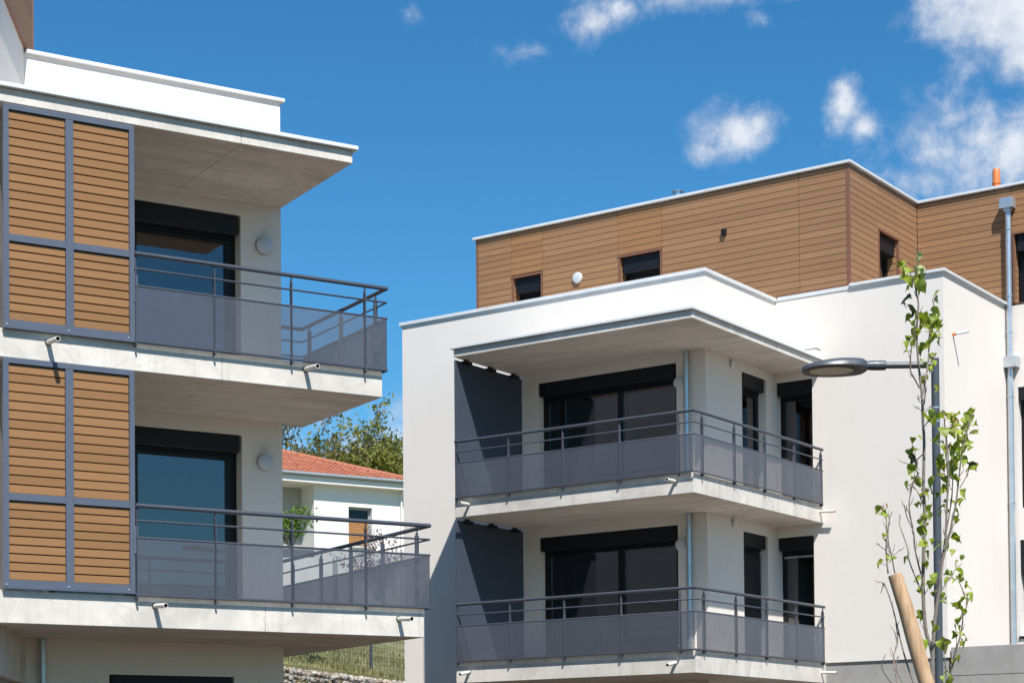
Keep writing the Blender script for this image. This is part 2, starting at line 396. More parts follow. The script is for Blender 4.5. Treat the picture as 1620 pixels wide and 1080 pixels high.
def window(parent, P, u0, u1, v0, v1, rec, mullions=(), box_h=.24, boxw=.02, box_out=0.0, fw=.09, frame=None, boxend=.03, closed=False, label=None, panes=True, lowbar=False):
    """frame (mesh) with panes, roller box; recess rec behind the wall face"""
    frame = frame or M['black']; mb = MB(); top = v1 - (box_h if box_h else 0)
    f0, f1 = rec, rec + .07
    pbox(mb, P, (u0 + .002, v0 + .002, f0), (u0 + fw, v1 - .002, f1)); pbox(mb, P, (u1 - fw, v0 + .002, f0), (u1 - .002, v1 - .002, f1))
    pbox(mb, P, (u0 + fw, top - .075, f0), (u1 - fw, v1 - .003, f1)); pbox(mb, P, (u0 + fw, v0 + .002, f0), (u1 - fw, v0 + .10, f1))
    edges = [u0 + fw]
    for a, b in mullions:
        pbox(mb, P, (a, v0 + .10, f0 - .004), (b, top - .075, f1 - .004)); edges += [a, b]
    edges.append(u1 - fw)
    w = mb.build('window', frame, parent, label=label)
    if panes:
        for a, b in zip(edges[::2], edges[1::2]):
            q = MB(); pbox(q, P, (a + .001, v0 + .101, f0 + .03), (b - .001, top - .076, f0 + .036)); q.build('pane', M['glass'], w)
    if box_h:
        q = MB(); pbox(q, P, (u0 + boxw, v1 - box_h, box_out), (u1 - boxend, v1 - .004, rec - .012)); q.build('roller_box', M['box'], w, bevel=.008)
        q = MB(); pbox(q, P, (u0 + .03, v1 - box_h - .03, rec - .045), (u1 - .05, v1 - box_h - .004, rec - .02)); q.build('roller_bar', M['box'], w)
    if closed:
        z = v0 + .1; 
        while z < top - .1:
            q = MB(); pbox(q, P, (u0 + .05, z, rec - .04), (u1 - .05, z + .050, rec - .026)); q.build('roller_slat', M['box'], w); z += .056
    if lowbar:
        q = MB(); pbox(q, P, (u0 + .06, top - .13, rec - .03), (u1 - .06, top - .095, rec - .012)); q.build('end_bar', M['zinc'], w)
    return w

def wall_lamp(parent, c, ax, r, body, face, depth=.075, label=None):
    b = MB().lathe([(0, 0), (r * .92, 0), (r, .012), (r, depth * .55), (r * .97, depth * .6)], c, ax).build('wall_lamp', body, parent, smooth=True, label=label)
    MB().lathe([(r * .965, depth * .58), (r * .95, depth * .8), (r * .82, depth * .95), (r * .55, depth * 1.05), (0, depth * 1.1)], c, ax).build('diffuser', face, b, smooth=True)
    return b

def spout(parent, c, ax, ln, r=.027, droop=.02, mat=None, ring=True, label=None):
    c = Vector(c); ax = Vector(ax).normalized(); e = c + ax * ln + Vector((0, 0, -droop)); t = (e - c).normalized()
    mb = MB(); n = 14
    mb.lathe([(r * .8, -.02), (r, -.02), (r, (e - c).length), (r * .8, (e - c).length)], c, t, n)
    o = mb.build('drain_spout', mat or M['pvc'], parent, smooth=True, label=label)
    MB().lathe([(r * .8, (e - c).length), (r * .8, .02), (0, .02)], c, t, n).build('bore', M['hole'], o)
    if ring:
        MB().lathe([(r * 1.35, .002), (r * 1.35, .006), (r * 1.0, .006)], c, ax, n).build('sealing_ring', M['hole'], o)
    return o

def railing(parent, path, spans, ztop, zm1, zm2, zbot, zfoot, label=None, ends=()):
    """path: corner points in xy; spans: list of (segment index, [post distances along it])"""
    mb = MB()
    pth = [Vector((x, y, 0)) for x, y in path]
    up = lambda z: [(q.x, q.y, z) for q in pth]
    mb.tube(up(ztop - .025), .025, 10); mb.tube(up(zm1), .0115, 8); mb.tube(up(zm2), .013, 8); mb.tube(up(zbot), .015, 6)
    rl = mb.build('railing', M['rail'], parent, smooth=True, label=label)
    for si, ds in spans:
        a, b = pth[si], pth[si + 1]; t = (b - a).normalized(); nrm = Vector((t.y, -t.x, 0))
        for dist in ds:
            q = a + t * dist; m = MB()
            def bar(hw, d0, d1, z0, z1):
                c = [q + t * sx * hw + nrm * dd for dd in (d0, d1) for sx in (-1, 1)]
                i = len(m.v)
                m.v += [(c[k].x, c[k].y, z) for z in (z0, z1) for k in (0, 1, 3, 2)]
                for f in ((0, 3, 2, 1), (4, 5, 6, 7), (0, 1, 5, 4), (1, 2, 6, 5), (2, 3, 7, 6), (3, 0, 4, 7)): m.f.append(tuple(i + k for k in f)); m.mi.append(0)
            bar(.0065, -.040, .012, zfoot, ztop - .11)          # flat upright
            bar(.0075, -.026, .000, ztop - .11, ztop - .075); bar(.006, -.014, -.002, ztop - .075, ztop - .03)
            bar(.010, .012, .020, zfoot + .01, zfoot + .04)
            m.build('post', M['rail'], rl)
        cuts = [0.0] + [x for x in ds if .05 < x < (b - a).length - .05] + [(b - a).length]
        for c0, c1 in zip(cuts, cuts[1:]):
            p0 = a + t * (c0 + .012); p1 = a + t * (c1 - .012); m = MB(); o1 = nrm * .005; o2 = nrm * .007
            m.quad((p0.x + o2.x, p0.y + o2.y, zbot + .012), (p1.x + o2.x, p1.y + o2.y, zbot + .012), (p1.x + o2.x, p1.y + o2.y, zm2 - .008), (p0.x + o2.x, p0.y + o2.y, zm2 - .008))
            m.build('mesh_panel', M['mesh'], rl)
    return rl

def downpipe(parent, x, y, z0, z1, r=.05, brackets=(), wall=None, label=None):
    o = MB().tube([(x, y, z0), (x, y, z1)], r, 16).build('downpipe', M['zinc'], parent, smooth=True, label=label)
    for z in brackets:
        MB().lathe([(r, -.018), (r + .008, -.018), (r + .008, .018), (r, .018)], (x, y, z), (0, 0, 1), 16).build('bracket', M['zinc'], o, smooth=True)
    return o

# plank meshes are shared through a cache keyed by length
_pl = {}
def plank(parent, name, axis, s0, s1, face, z, h, mat, thick=.022):
    """board along axis 'x' or 'y' whose outer face stands at 'face'"""
    key = (axis, round(s1 - s0, 3), h, mat.name, thick)
    if key not in _pl:
        mb = MB(); L_ = s1 - s0
        if axis == 'x': mb.box((0, 0, 0), (L_, thick, h))
        else: mb.box((-thick, 0, 0), (0, L_, h))
        me = mb.mesh(name); me.materials.append(mat)
        bm = bmesh.new(); bm.from_mesh(me); bmesh.ops.bevel(bm, geom=list(bm.edges), offset=.003, segments=1, affect='EDGES'); bm.to_mesh(me); bm.free()
        _pl[key] = me
    o = link(name, _pl[key], parent)
    o.location = (s0, face, z) if axis == 'x' else (face, s0, z)
    return o

# ---------------------------------------------------------------- ground and hill
mb = MB(); mb.quad((-2500, -2500, 0), (2500, -2500, 0), (2500, 2500, 0), (-2500, 2500, 0))
structure(mb.build('ground', M['asphalt']))
GA = Vector((-4.80, 40.0, 0)); GD = Vector((math.sin(R(35)), math.cos(R(35)), 0)); GN = Vector((-GD.y, GD.x, 0))
def hill_h(t, s):
    k = max(0, min(1, (t + 27) / 18)); k = k * k * (3 - 2 * k)
    base = 3.96 - .042 * max(-9, min(t, 12))
    rise = .23 * min(s, 28) + .05 * max(0, min(s - 28, 60))
    return (base + rise + .12 * noise.noise(Vector((t * .25, s * .25, 0))) * min(1, s)) * k
def hill_p(t, s, dz=0.0):
    q = GA + GD * t + GN * s
    return (q.x, q.y, hill_h(t, s) + dz)
mb = MB()
T = sorted([-27, -23, -19, -15, -12] + [-9 + k * .75 for k in range(50)] + [34, 45, 60, 90, 140])
S_ = [.5, 1, 2, 3, 4.5, 6, 8, 10, 13, 16, 20, 25, 31, 40, 55, 80, 120, 170]
for t in T:
    q = hill_p(t, S_[0]); mb.v.append((q[0], q[1], -.5)); mb.v += [hill_p(t, s) for s in S_]
n = len(S_) + 1
for i in range(len(T) - 1):
    for j in range(n - 1): mb.f.append((i * n + j, (i + 1) * n + j, (i + 1) * n + j + 1, i * n + j + 1)); mb.mi.append(0)
structure(mb.build('hill', M['turf'], smooth=True))

# ================================================================ left apartment building
LB = thing('apartment_building', 'white block on the left with honey coloured slatted shutters and two railed balconies', 'apartment building', (-4.02276, 20.4, 0), math.atan2(.51938, .85454))
YW, XW = 2.06, 2.66
PL = lambda u, v, w: (u, YW + w, v)
mb = MB()
holesL = [(-.30, 2.12, 6.36, 8.515), (-.30, 2.12, 3.62, 5.81), (.42, 2.0, .9, 2.845)]
wall_sheet(mb, PL, -5.0, XW, 0, 10.01, holesL, .20)
mb.quad((XW, YW, 0), (XW, 12.4, 0), (XW, 12.4, 10.01), (XW, YW, 10.01)); mb.quad((XW, 12.4, 0), (-5, 12.4, 0), (-5, 12.4, 10.01), (XW, 12.4, 10.01))
mb.quad((-5, 12.4, 0), (-5, YW, 0), (-5, YW, 10.01), (-5, 12.4, 10.01)); mb.quad((-5, YW, 10.005), (XW, YW, 10.005), (XW, 12.4, 10.005), (-5, 12.4, 10.005))
mb.build('wall', M['render'], LB)
MB().box((-.56, YW - .045, 10.012), (XW + .05, YW + .30, 10.056)).build('parapet_coping', M['flash'], LB, bevel=.004)
def slab(parent, name, poly, z0, z1, mat=M['concrete']):
    return MB().prism(poly, z0, z1).build(name, mat, parent, bevel=.005)
# roof slab over the upper balcony in two pours with a thin joint, capped by a metal flashing
slab(LB, 'roof_slab', [(-5, .06), (1.275, .06), (1.275, 2.20), (-5, 2.20)], 8.685, 8.831)
slab(LB, 'roof_slab', [(1.279, .06), (2.66, .06), (2.66, 2.20), (1.279, 2.20)], 8.686, 8.831)
MB().box((-5, .005, 8.834), (2.712, 2.05, 8.88)).build('slab_flashing', M['flash'], LB, bevel=.004)
slab(LB, 'balcony_slab', [(-5, .06), (1.03, .06), (1.03, 2.253), (-5, 2.253)], 6.012, 6.312)
slab(LB, 'balcony_slab', [(1.034, .06), (3.024, .06), (3.024, 2.253), (1.034, 2.253)], 6.013, 6.312)
slab(LB, 'balcony_slab', [(-5, .06), (1.53, .06), (1.53, 6.4), (-5, 6.4)], 3.241, 3.582)
slab(LB, 'balcony_slab', [(1.534, .06), (3.552, .06), (3.552, 6.4), (1.534, 6.4)], 3.240, 3.582)
def room(parent, a, b, skip):
    x0, y0, z0 = a; x1, y1, z1 = b; mb = MB()
    F = {'-z': ((x0, y0, z0), (x1, y0, z0), (x1, y1, z0), (x0, y1, z0)), '+z': ((x0, y0, z1), (x0, y1, z1), (x1, y1, z1), (x1, y0, z1)),
         '-y': ((x0, y0, z0), (x0, y0, z1), (x1, y0, z1), (x1, y0, z0)), '+y': ((x0, y1, z0), (x1, y1, z0), (x1, y1, z1), (x0, y1, z1)),
         '-x': ((x0, y0, z0), (x0, y1, z0), (x0, y1, z1), (x0, y0, z1)), '+x': ((x1, y0, z0), (x1, y0, z1), (x1, y1, z1), (x1, y1, z0))}
    for k, q in F.items():
        if k not in skip: mb.quad(*q)
    return mb.build('interior', M['room'], parent)
for z0, z1 in ((6.34, 8.60), (3.60, 5.9), (.6, 2.95)): room(LB, (-1.2, YW + .205, z0), (2.5, 6.3, z1), ('-y',))
window(LB, PL, -.30, 2.12, 6.36, 8.515, .17, ((.71, .845),), .245, fw=.135)
window(LB, PL, -.30, 2.12, 3.62, 5.81, .17, ((.71, .845),), .215, fw=.135)
window(LB, PL, .42, 2.0, .9, 2.845, .17, (), .24)
for z in (8.178, 5.497): wall_lamp(LB, (2.414, YW - .001, z), (0, -1, 0), .108, M['lampgrey'], M['lamp'])
railing(LB, [(0.0, 0), (3.055, 0), (3.055, 2.305), (2.68, 2.305)], [(0, [.012, .92, 1.852, 2.778]), (1, [.255, 1.165, 2.06])], 7.295, 7.107, 6.92, 6.318, 6.262)
railing(LB, [(0.0, 0), (3.60, 0), (3.60, 6.35)], [(0, [.012, .918, 1.842, 2.768]), (1, [.29, 1.165, 2.035, 2.905, 3.78, 4.65, 5.5])], 4.572, 4.385, 4.20, 3.583, 3.525)
def shutter(x0, x1, z0, z1, zm, n_up, n_lo):
    mb = MB(); yb = .028; y0, y1 = .007, .052; xm0, xm1 = x0 + .665, x0 + .750; sw_ = .058
    mb.box((x0, y0, z0), (x0 + sw_, y1, z1)); mb.box((x1 - sw_, y0, z0), (x1, y1, z1))
    mb.box((x0 + sw_, y0, z1 - .058), (x1 - sw_, y1, z1)); mb.box((x0 + sw_, y0, z0), (x1 - sw_, y1, z0 + .082))
    mb.box((xm0, y0 + .001, z0 + .082), (xm1, y1, z1 - .058))
    for a, b in ((x0 + sw_, xm0), (xm1, x1 - sw_)): mb.box((a, y0 + .001, zm - .038), (b, y1, zm + .038))
    s = mb.build('sliding_shutter', M['frame'], LB, bevel=.003)
    MB().box((x0 - .01, y0 - .010, z0 - .012), (x1 + .006, y1 - .004, z0 - .001)).build('guide_rail', M['frame'], s)
    for k in range(3):
        MB().lathe([(0, .006), (.009, .006), (.012, 0)], (x0 + .03 + k * .66, y0, z0 + .03), (0, -1, 0), 8).build('bolt', M['zinc'], s)
    for a, b in ((x0 + sw_, xm0), (xm1, x1 - sw_)):
        for lo, hi, n in ((zm + .038, z1 - .058, n_up), (z0 + .082, zm - .038, n_lo)):
            pit = (hi - lo) / n
            for k in range(n): plank(s, 'slat', 'x', a + .002, b - .002, yb, round(lo + k * pit + .004, 4), round(pit - .013, 3), M['slat'], .022)
    q = MB(); q.box((x0 + .02, .0525, z0 + .02), (x1 - .02, .058, z1 - .02)); q.build('backing', M['dark'], s)
    MB().box((x1 - .02, y0 - .006, z0 + .42), (x1 + .03, y0 - .001, z0 + .72)).build('hinge_plate', M['frame'], s)
    return s
shutter(-1.417, .008, 6.318, 8.655, 7.258, 14, 9)
shutter(-1.427, -.002, 3.607, 6.000, 4.552, 14, 9)
for x, z in ((-.934, 6.212), (2.043, 6.238), (.234, 3.48), (3.215, 3.444)): spout(LB, (x, .06, z), (0.02, -1, 0), .31)
# angled wing on the far left: white below, brown boards above
wd = Vector((-.431, -.902, 0)).normalized(); wp = Vector((-.57, 2.06, 0)); wnr = Vector((-wd.y, wd.x, 0))
def wpt(t, z, off=0.0):
    q = wp + wd * t + wnr * off; return (q.x, q.y, z)
def wbox(mb, t0, t1, z0, z1, o0, o1):
    i = len(mb.v)
    mb.v += [wpt(t, z, o) for z in (z0, z1) for t, o in ((t0, o0), (t1, o0), (t1, o1), (t0, o1))]
    for f in ((0, 1, 2, 3), (7, 6, 5, 4), (4, 5, 1, 0), (5, 6, 2, 1), (6, 7, 3, 2), (7, 4, 0, 3)): mb.f.append(tuple(i + k for k in f)); mb.mi.append(mb.cur)
if wnr.x < 0: wnr = -wnr
mb = MB(); wbox(mb, -.42, 3.1, 8.90, 13.4, -3.2, 0); mb.build('wing_wall', M['render'], LB)
mb = MB(); wbox(mb, -.2, 2.0, 2.72, 8.68, -.35, -.004); mb.build('wing_wall', M['concrete'], LB)
mb = MB(); wbox(mb, -.2, 3.2, 0, 2.715, -.50, -.10); mb.build('wing_base', M['concrete_grey'], LB)
cl = None
mb = MB(); wbox(mb, -.44, 3.1, 10.085, 13.35, .004, .014); cl = mb.build('wing_cladding', M['dark'], LB)
for k in range(28):
    mb = MB(); z = 10.09 + k * .116; wbox(mb, -.44, 3.1, z, z + .106, .016, .036); mb.build('plank', M['plank'], cl)
mb = MB(); wbox(mb, -.44, 3.1, 10.06, 10.083, .002, .045); mb.build('bottom_trim', M['trim'], cl)
mb = MB(); wbox(mb, -.468, -.442, 10.06, 13.35, .002, .045); mb.build('corner_trim', M['trim'], cl)
downpipe(LB, -.40, YW - .07, 0, 3.238, .042, (2.9, 1.2))
MB().box((-.39, 2.03, 3.70), (-.33, 2.059, 3.8)).build('socket', M['lampwhite'], LB)

# ================================================================ right apartment building
RB = thing('apartment_building', 'white block on the right with brown boarded top storey and corner balconies', 'apartment building', (2.82125, 29.0, 0), math.atan2(-.571697, .820465))
RY, RX, BY, BX, CY = 2.055, -.92, 4.60, 2.185, 7.56
PF = lambda u, v, w: (u, RY + w, v)            # main front
PS = lambda u, v, w: (RX - w, u, v)            # main right side
PB = lambda u, v, w: (u, BY + w, v)            # second front, right of the balcony
PC = lambda u, v, w: (u, CY + w, v)            # rear front, far right
TOP = 9.865; REAR = 13.5
mb = MB()
hf = [(-4.245, -1.475, 6.28, 8.45), (-4.245, -1.475, 3.56, 5.75)]
hs_ = [(3.32, 4.222, 6.28, 8.45), (3.32, 4.215, 3.56, 5.725)]
hb = [(-.918, -.228, 6.28, 8.455), (-.918, -.23, 3.56, 5.73)]
hc = [(2.37, 3.6, 6.3, 8.46), (2.37, 3.6, 4.02, 5.73)]
wall_sheet(mb, PF, -7.25, RX, 0, TOP, hf, .20)
wall_sheet(mb, PS, RY, BY, 0, TOP, hs_, .20)
wall_sheet(mb, PB, RX, BX, 3.51, 9.90, hb, .20)
wall_sheet(mb, PC, BX, 9.0, 0, 9.93, hc, .20)
mb.quad((BX, BY, 3.51), (BX, CY, 3.51), (BX, CY, 9.90), (BX, BY, 9.90)); mb.quad((RX, BY, 3.51), (RX, BY + .03, 3.51), (BX, BY + .03, 3.51), (BX, BY, 3.51))
mb.quad((-7.25, REAR, 0), (-7.25, RY, 0), (-7.25, RY, TOP), (-7.25, REAR, TOP)); mb.quad((9, CY, 0), (9, REAR, 0), (9, REAR, 9.93), (9, CY, 9.93))
mb.quad((9, REAR, 0), (-7.25, REAR, 0), (-7.25, REAR, TOP), (9, REAR, 9.93))
mb.quad((-7.25, RY, TOP - .3), (RX, RY, TOP - .3), (RX, REAR, TOP - .3), (-7.25, REAR, TOP - .3)); mb.quad((RX, BY, 9.6), (BX, BY, 9.6), (BX, REAR, 9.6), (RX, REAR, 9.6)); mb.quad((BX, CY, 9.925), (9, CY, 9.925), (9, REAR, 9.925), (BX, REAR, 9.925))
mb.build('wall', M['render'], RB)
mb = MB(); mb.box((RX + .01, BY + .03, 0), (BX - .03, CY - .01, 3.512)); mb.build('plinth', M['concrete_grey'], RB)
# copings
cp = MB(); cp.box((-7.295, RY - .038, 9.885), (RX + .038, RY + .28, 9.945)); cp.box((RX - .28, RY + .282, 9.884), (RX + .038, BY - .002, 9.944)); cp.box((-7.295, RY + .282, 9.884), (-6.97, REAR, 9.944))
cp.build('parapet_coping', M['flash'], RB, bevel=.004)
up_ = MB(); up_.box((-7.262, RY - .012, 9.842), (RX + .012, RY - .001, 9.884)); up_.box((RX + .001, RY + .0, 9.842), (RX + .012, BY - .003, 9.884)); up_.build('parapet_flashing', M['flash'], RB)
cp = MB(); cp.box((.512, BY - .05, 9.935), (BX + .05, BY + .26, 9.985)); cp.box((BX - .26, BY + .262, 9.934), (BX + .05, CY - .003, 9.984)); cp.build('parapet_coping', M['flash'], RB, bevel=.004)
up_ = MB(); up_.box((RX + .05, BY - .014, 9.895), (.50, BY - .001, 9.958)); up_.box((.503, BY - .012, 9.895), (BX + .012, BY - .001, 9.934)); up_.box((BX + .001, BY, 9.895), (BX + .012, CY - .003, 9.934)); up_.build('parapet_flashing', M['flash'], RB)
# slabs round the corner
def lshape(x0, xr, yf, yb, xi, ye): return [(x0, yf), (xr, yf), (xr, ye), (xi, ye), (xi, yb), (x0, yb)]
def pours(name, z0, z1, xs=-2.62, ysplit=2.9):
    slab(RB, name, [(-4.60, .06), (xs - .002, .06), (xs - .002, RY + .1), (-4.60, RY + .1)], z0, z1)
    slab(RB, name, [(xs + .002, .06), (-.04, .06), (-.04, ysplit - .002), (RX - .1, ysplit - .002), (RX - .1, RY + .1), (xs + .002, RY + .1)], z0 + .001, z1)
    slab(RB, name, [(RX - .1, ysplit + .002), (-.04, ysplit + .002), (-.04, BY + .1), (RX - .1, BY + .1)], z0, z1)
pours('roof_slab', 8.607, 8.735); pours('balcony_slab', 5.922, 6.236, -2.55, 3.3); pours('balcony_slab', 3.162, 3.508, -2.7, 1.3)
MB().prism(lshape(-4.645, .005, .012, RY - .002, RX + .002, BY - .01), 8.737, 8.779).build('slab_flashing', M['flash'], RB, bevel=.004)
# interiors
for z0, z1 in ((6.27, 8.55), (3.55, 5.85)):
    room(RB, (-6.4, RY + .205, z0), (RX - .205, 6.4, z1), ('-y', '+x'))
    room(RB, (RX + .03, BY + .205, z0), (1.9, 9.5, z1), ('-y',))
    room(RB, (2.26, CY + .205, z0 if z0 > 5 else 3.95), (5.5, 11.5, z1), ('-y',))
window(RB, PF, -4.245, -1.475, 6.28, 8.45, .16, ((-3.90, -3.80), (-2.72, -2.63)), .235, fw=.11)
window(RB, PF, -4.245, -1.475, 3.56, 5.75, .16, ((-2.74, -2.62),), .24, fw=.12)
window(RB, PS, 3.32, 4.222, 6.28, 8.45, .16, (), .24, boxend=.085, fw=.09)
window(RB, PS, 3.32, 4.215, 3.56, 5.725, .16, (), .24, boxend=.085, fw=.09, closed=True, label='glazed door behind a lowered black roller shutter')
window(RB, PB, -.918, -.228, 6.28, 8.455, .16, (), .235, fw=.075)
window(RB, PB, -.918, -.23, 3.56, 5.73, .16, (), .225, fw=.075, lowbar=True)
window(RB, PC, 2.37, 3.6, 6.3, 8.46, .16, (), .24)
window(RB, PC, 2.37, 3.6, 4.02, 5.73, .16, (), .6, label='window with its black roller shutter partly lowered')
MB().box((2.34, CY - .03, 3.97), (3.63, CY + .15, 4.018)).build('sill', M['box'], RB)
for z in (8.105, 5.412): wall_lamp(RB, (-1.405, RY - .001, z), (0, -1, 0), .098, M['lampwhite'], M['lamp'])
for (y, z) in ((2.935, 8.50), (2.945, 5.82)):
    o = MB().tube([(RX + .035, y, z - .05), (RX + .035, y, z + .05)], .033, 12).build('sensor', M['lampwhite'], RB, smooth=True)
    MB().box((RX + .001, y - .025, z + .02), (RX + .03, y + .025, z + .07)).build('bracket', M['lampgrey'], o)
downpipe(RB, -1.245, RY - .075, 6.22, 8.604, .046, (8.35, 6.95)); downpipe(RB, -1.225, RY - .075, 3.493, 5.918, .046, (5.65, 4.25))
for zt, zm1, zm2, zb, zf in ((7.20, 7.0, 6.815, 6.243, 6.19), (4.487, 4.288, 4.102, 3.516, 3.462)):
    railing(RB, [(-4.545, 0), (0, 0), (0, 4.50)], [(0, [.015, 1.08, 2.14, 3.205, 4.27]), (1, [.28, 1.32, 2.365, 3.43, 4.455])], zt, zm1, zm2, zb, zf)
# privacy screens with black clips under the ceiling
for z0, z1 in ((6.24, 8.565), (3.512, 5.88)):
    s = MB().box((-4.605, .075, z0), (-4.575, 2.03, z1)).build('privacy_screen', M['screen'], RB, bevel=.003)
    for y in (.36, 1.06, 1.76):
        q = MB(); q.box((-4.63, y - .10, z1 - .03), (-4.50, y + .10, z1 + .012)); q.box((-4.60, y - .03, z1 + .012), (-4.54, y + .03, z1 + .041)); q.build('clip', M['black'], s, bevel=.004)
for x, z, dr in ((-4.302, 6.118, 0), (-.365, 6.122, 0), (-4.327, 3.341, .05), (-.39, 3.333, .05)): spout(RB, (x, .06, z), (0, -1, 0), .265, droop=dr, ring=dr > 0)
for y, z in ((4.447, 6.106), (4.436, 3.339)): spout(RB, (-.04, y, z), (1, 0, 0), .29, droop=.015, r=.024, ring=False)
spout(RB, (BX, 5.0, 8.957), (1, 0, 0), .27, droop=-.01, r=.022, mat=M['lampwhite'], ring=False, label='white overflow pipe with an orange end at the wall')
MB().lathe([(.023, 0), (.026, 0), (.026, .06), (.023, .06)], (BX + .001, 5.0, 8.957), (1, 0, 0), 12).build('pipe_collar', M['orange'], RB)
q = MB(); q.box((-.30, BY - .18, 8.782), (-.07, BY - .001, 8.935)); o = q.build('overflow_box', M['flash'], RB, bevel=.004)
MB().box((-.315, BY - .195, 8.937), (-.055, BY - .001, 8.957)).build('lid', M['flash'], o)
q = MB(); q.tube([(-1.42, RY - .03, 3.55), (-1.42, RY - .03, 3.72), (-1.42, RY - .09, 3.75)], .022, 10); q.build('waste_pipe', M['lampwhite'], RB, smooth=True)
# ---- top storey with brown boards
AT, AX, AX0 = 12.075, .504, -7.40; AY = BY + .006
back = MB()
PA = lambda u, v, w: (u, AY + .026 + w, v)
PAS = lambda u, v, w: (AX - .026 - w, u, v)
PA2 = lambda u, v, w: (u, CY + .026 + w, v)
ha = [(-6.54, -5.86, 10.02, 11.215), (-4.13, -3.23, 10.02, 11.225)]; has = [(5.84, 6.70, 9.98, 11.235)]; ha2 = [(2.32, 3.4, 9.98, 11.235)]
wall_sheet(back, PA, AX0 + .03, AX - .03, 9.5, AT, ha, .22); wall_sheet(back, PAS, AY + .03, CY + .03, 9.5, AT, has, .22); wall_sheet(back, PA2, AX - .03, 9.0, 9.6, AT, ha2, .22)
back.quad((AX0 + .03, REAR, 9.5), (AX0 + .03, AY + .03, 9.5), (AX0 + .03, AY + .03, AT), (AX0 + .03, REAR, AT)); back.quad((AX0, REAR, 9.5), (AX0, REAR, AT), (9, REAR, AT), (9, REAR, 9.5))
back.quad((AX0 + .03, AY + .03, AT - .01), (AX - .03, AY + .03, AT - .01), (AX - .03, REAR, AT - .01), (AX0 + .03, REAR, AT - .01)); back.quad((AX - .03, CY + .03, AT - .01), (9, CY + .03, AT - .01), (9, REAR, AT - .01), (AX - .03, REAR, AT - .01))
clad = back.build('cladding', M['dark'], RB)
PITCH, Z0 = .1165, 9.965
rows = [Z0 + k * PITCH for k in range(18)]
def run(axis, face, a, b, z_from=0.0, mat=M['plank']):
    for z in rows:
        if z < z_from - .04: continue
        h = min(PITCH - .0085, AT - .006 - z)
        if h > .03: plank(clad, 'plank', axis, a + .002, b - .002, face, z, round(h, 4), mat)
run('x', AY, AX0 + .045, -6.56); run('x', AY, -6.556, -5.845, 11.25, M['plank2']); run('x', AY, -5.841, -4.15); run('x', AY, -4.146, -3.215, 11.26, M['plank2']); run('x', AY, -3.211, -.445); run('x', AY, -.441, AX - .05)
run('y', AX, AY + .05, 5.82); run('y', AX, 5.824, 6.715, 11.27); run('y', AX, 6.719, CY - .004)
run('x', CY, AX + .003, 2.29); run('x', CY, 2.294, 3.43, 11.27, M['plank2']); run('x', CY, 3.434, 5.5); run('x', CY, 5.504, 8.95)
# trims
tr = MB(); tr.box((AX - .047, AY - .006, 9.96), (AX + .006, AY + .046, AT)); tr.build('corner_trim', M['trim'], clad)
MB().box((AX0, AY - .006, 9.96), (AX0 + .042, AY + .04, AT)).build('corner_trim', M['trim'], clad)
MB().box((RX + .03, AY - .012, 9.958), (AX - .05, AY - .001, 9.992)).build('bottom_trim', M['trim'], clad)
def attic_window(P, u0, u1, v0, v1):
    w = window(RB, P, u0 + .03, u1 - .03, v0, v1 - .03, .19, (), .30, fw=.07, box_out=.03)
    m = MB(); t = .026
    pbox(m, P, (u0 - .012, v0, -t - .008), (u0 + .018, v1 - .028, .012)); pbox(m, P, (u1 - .018, v0, -t - .008), (u1 + .012, v1 - .028, .012)); pbox(m, P, (u0 - .03, v1 - .028, -t - .012), (u1 + .03, v1 + .012, .016))
    for k in range(11):
        z = v0 + .01 + k * PITCH
        for a, b in ((u0 + .001, u0 + .020), (u1 - .020, u1 - .001)):
            q = MB(); pbox(q, P, (a, z, .0125), (b, min(z + PITCH - .011, v1 - .03), .186)); q.build('reveal_board', M['plank'], w)
    m.build('window_trim', M['trim'], w)
    return w
for h in ha: attic_window(PA, *h)
for h in has: attic_window(PAS, *h)
for h in ha2: attic_window(PA2, *h)
room(RB, (AX0 + .4, AY + .26, 9.7), (AX - .26, 9.3, 11.9), ('-y', '+x')); room(RB, (1.0, CY + .26, 9.97), (5, 11, 11.9), ('-y',))
cp = MB(); cp.box((AX0 - .05, AY - .055, AT + .002), (AX + .055, AY + .30, AT + .047)); cp.box((AX - .30, AY + .302, AT + .001), (AX + .055, CY + .30, AT + .046)); cp.box((AX + .057, CY - .055, AT + .002), (9.05, CY + .30, AT + .047)); cp.box((AX0 - .05, AY + .302, AT + .001), (AX0 + .28, REAR, AT + .046))
cp.build('roof_coping', M['flash'], RB, bevel=.004)
wall_lamp(RB, (-5.04, AY, 10.965), (0, -1, 0), .105, M['lampwhite'], M['lamp'], .05)
q = MB(); q.box((-1.955, AY - .06, 11.245), (-1.865, AY - .001, 11.345)); o = q.build('junction_box', M['box'], RB, bevel=.005)
MB().tube([(-1.91, AY - .03, 11.245), (-1.91, AY - .03, 11.215)], .012, 8).build('cable_gland', M['black'], o)
# roof pipes
fl = MB().lathe([(.085, 11.5), (.085, 12.29), (.095, 12.29), (.095, 12.32), (.075, 12.32), (.075, 12.385), (.105, 12.385), (.105, 12.40), (.02, 12.425), (0, 12.425)], (-3.265, AY + .7, .055), (0, 0, 1), 20).build('flue_pipe', M['steel'], RB, smooth=True)
fl.data.materials[0] = M['steel']
MB().lathe([(.085, 0), (.106, 0), (.106, .012), (.085, .012)], (-3.265, AY + .7, 12.325), (0, 0, 1), 20).build('flue_collar', M['steel'], fl)
vp = MB().lathe([(.068, 11.5), (.068, 12.25), (.078, 12.25), (.078, 12.30), (.070, 12.305), (.070, 12.49), (.058, 12.53), (0, 12.53)], (1.807, CY + .6, .11), (0, 0, 1), 18).build('vent_pipe', M['orange'], RB, smooth=True)
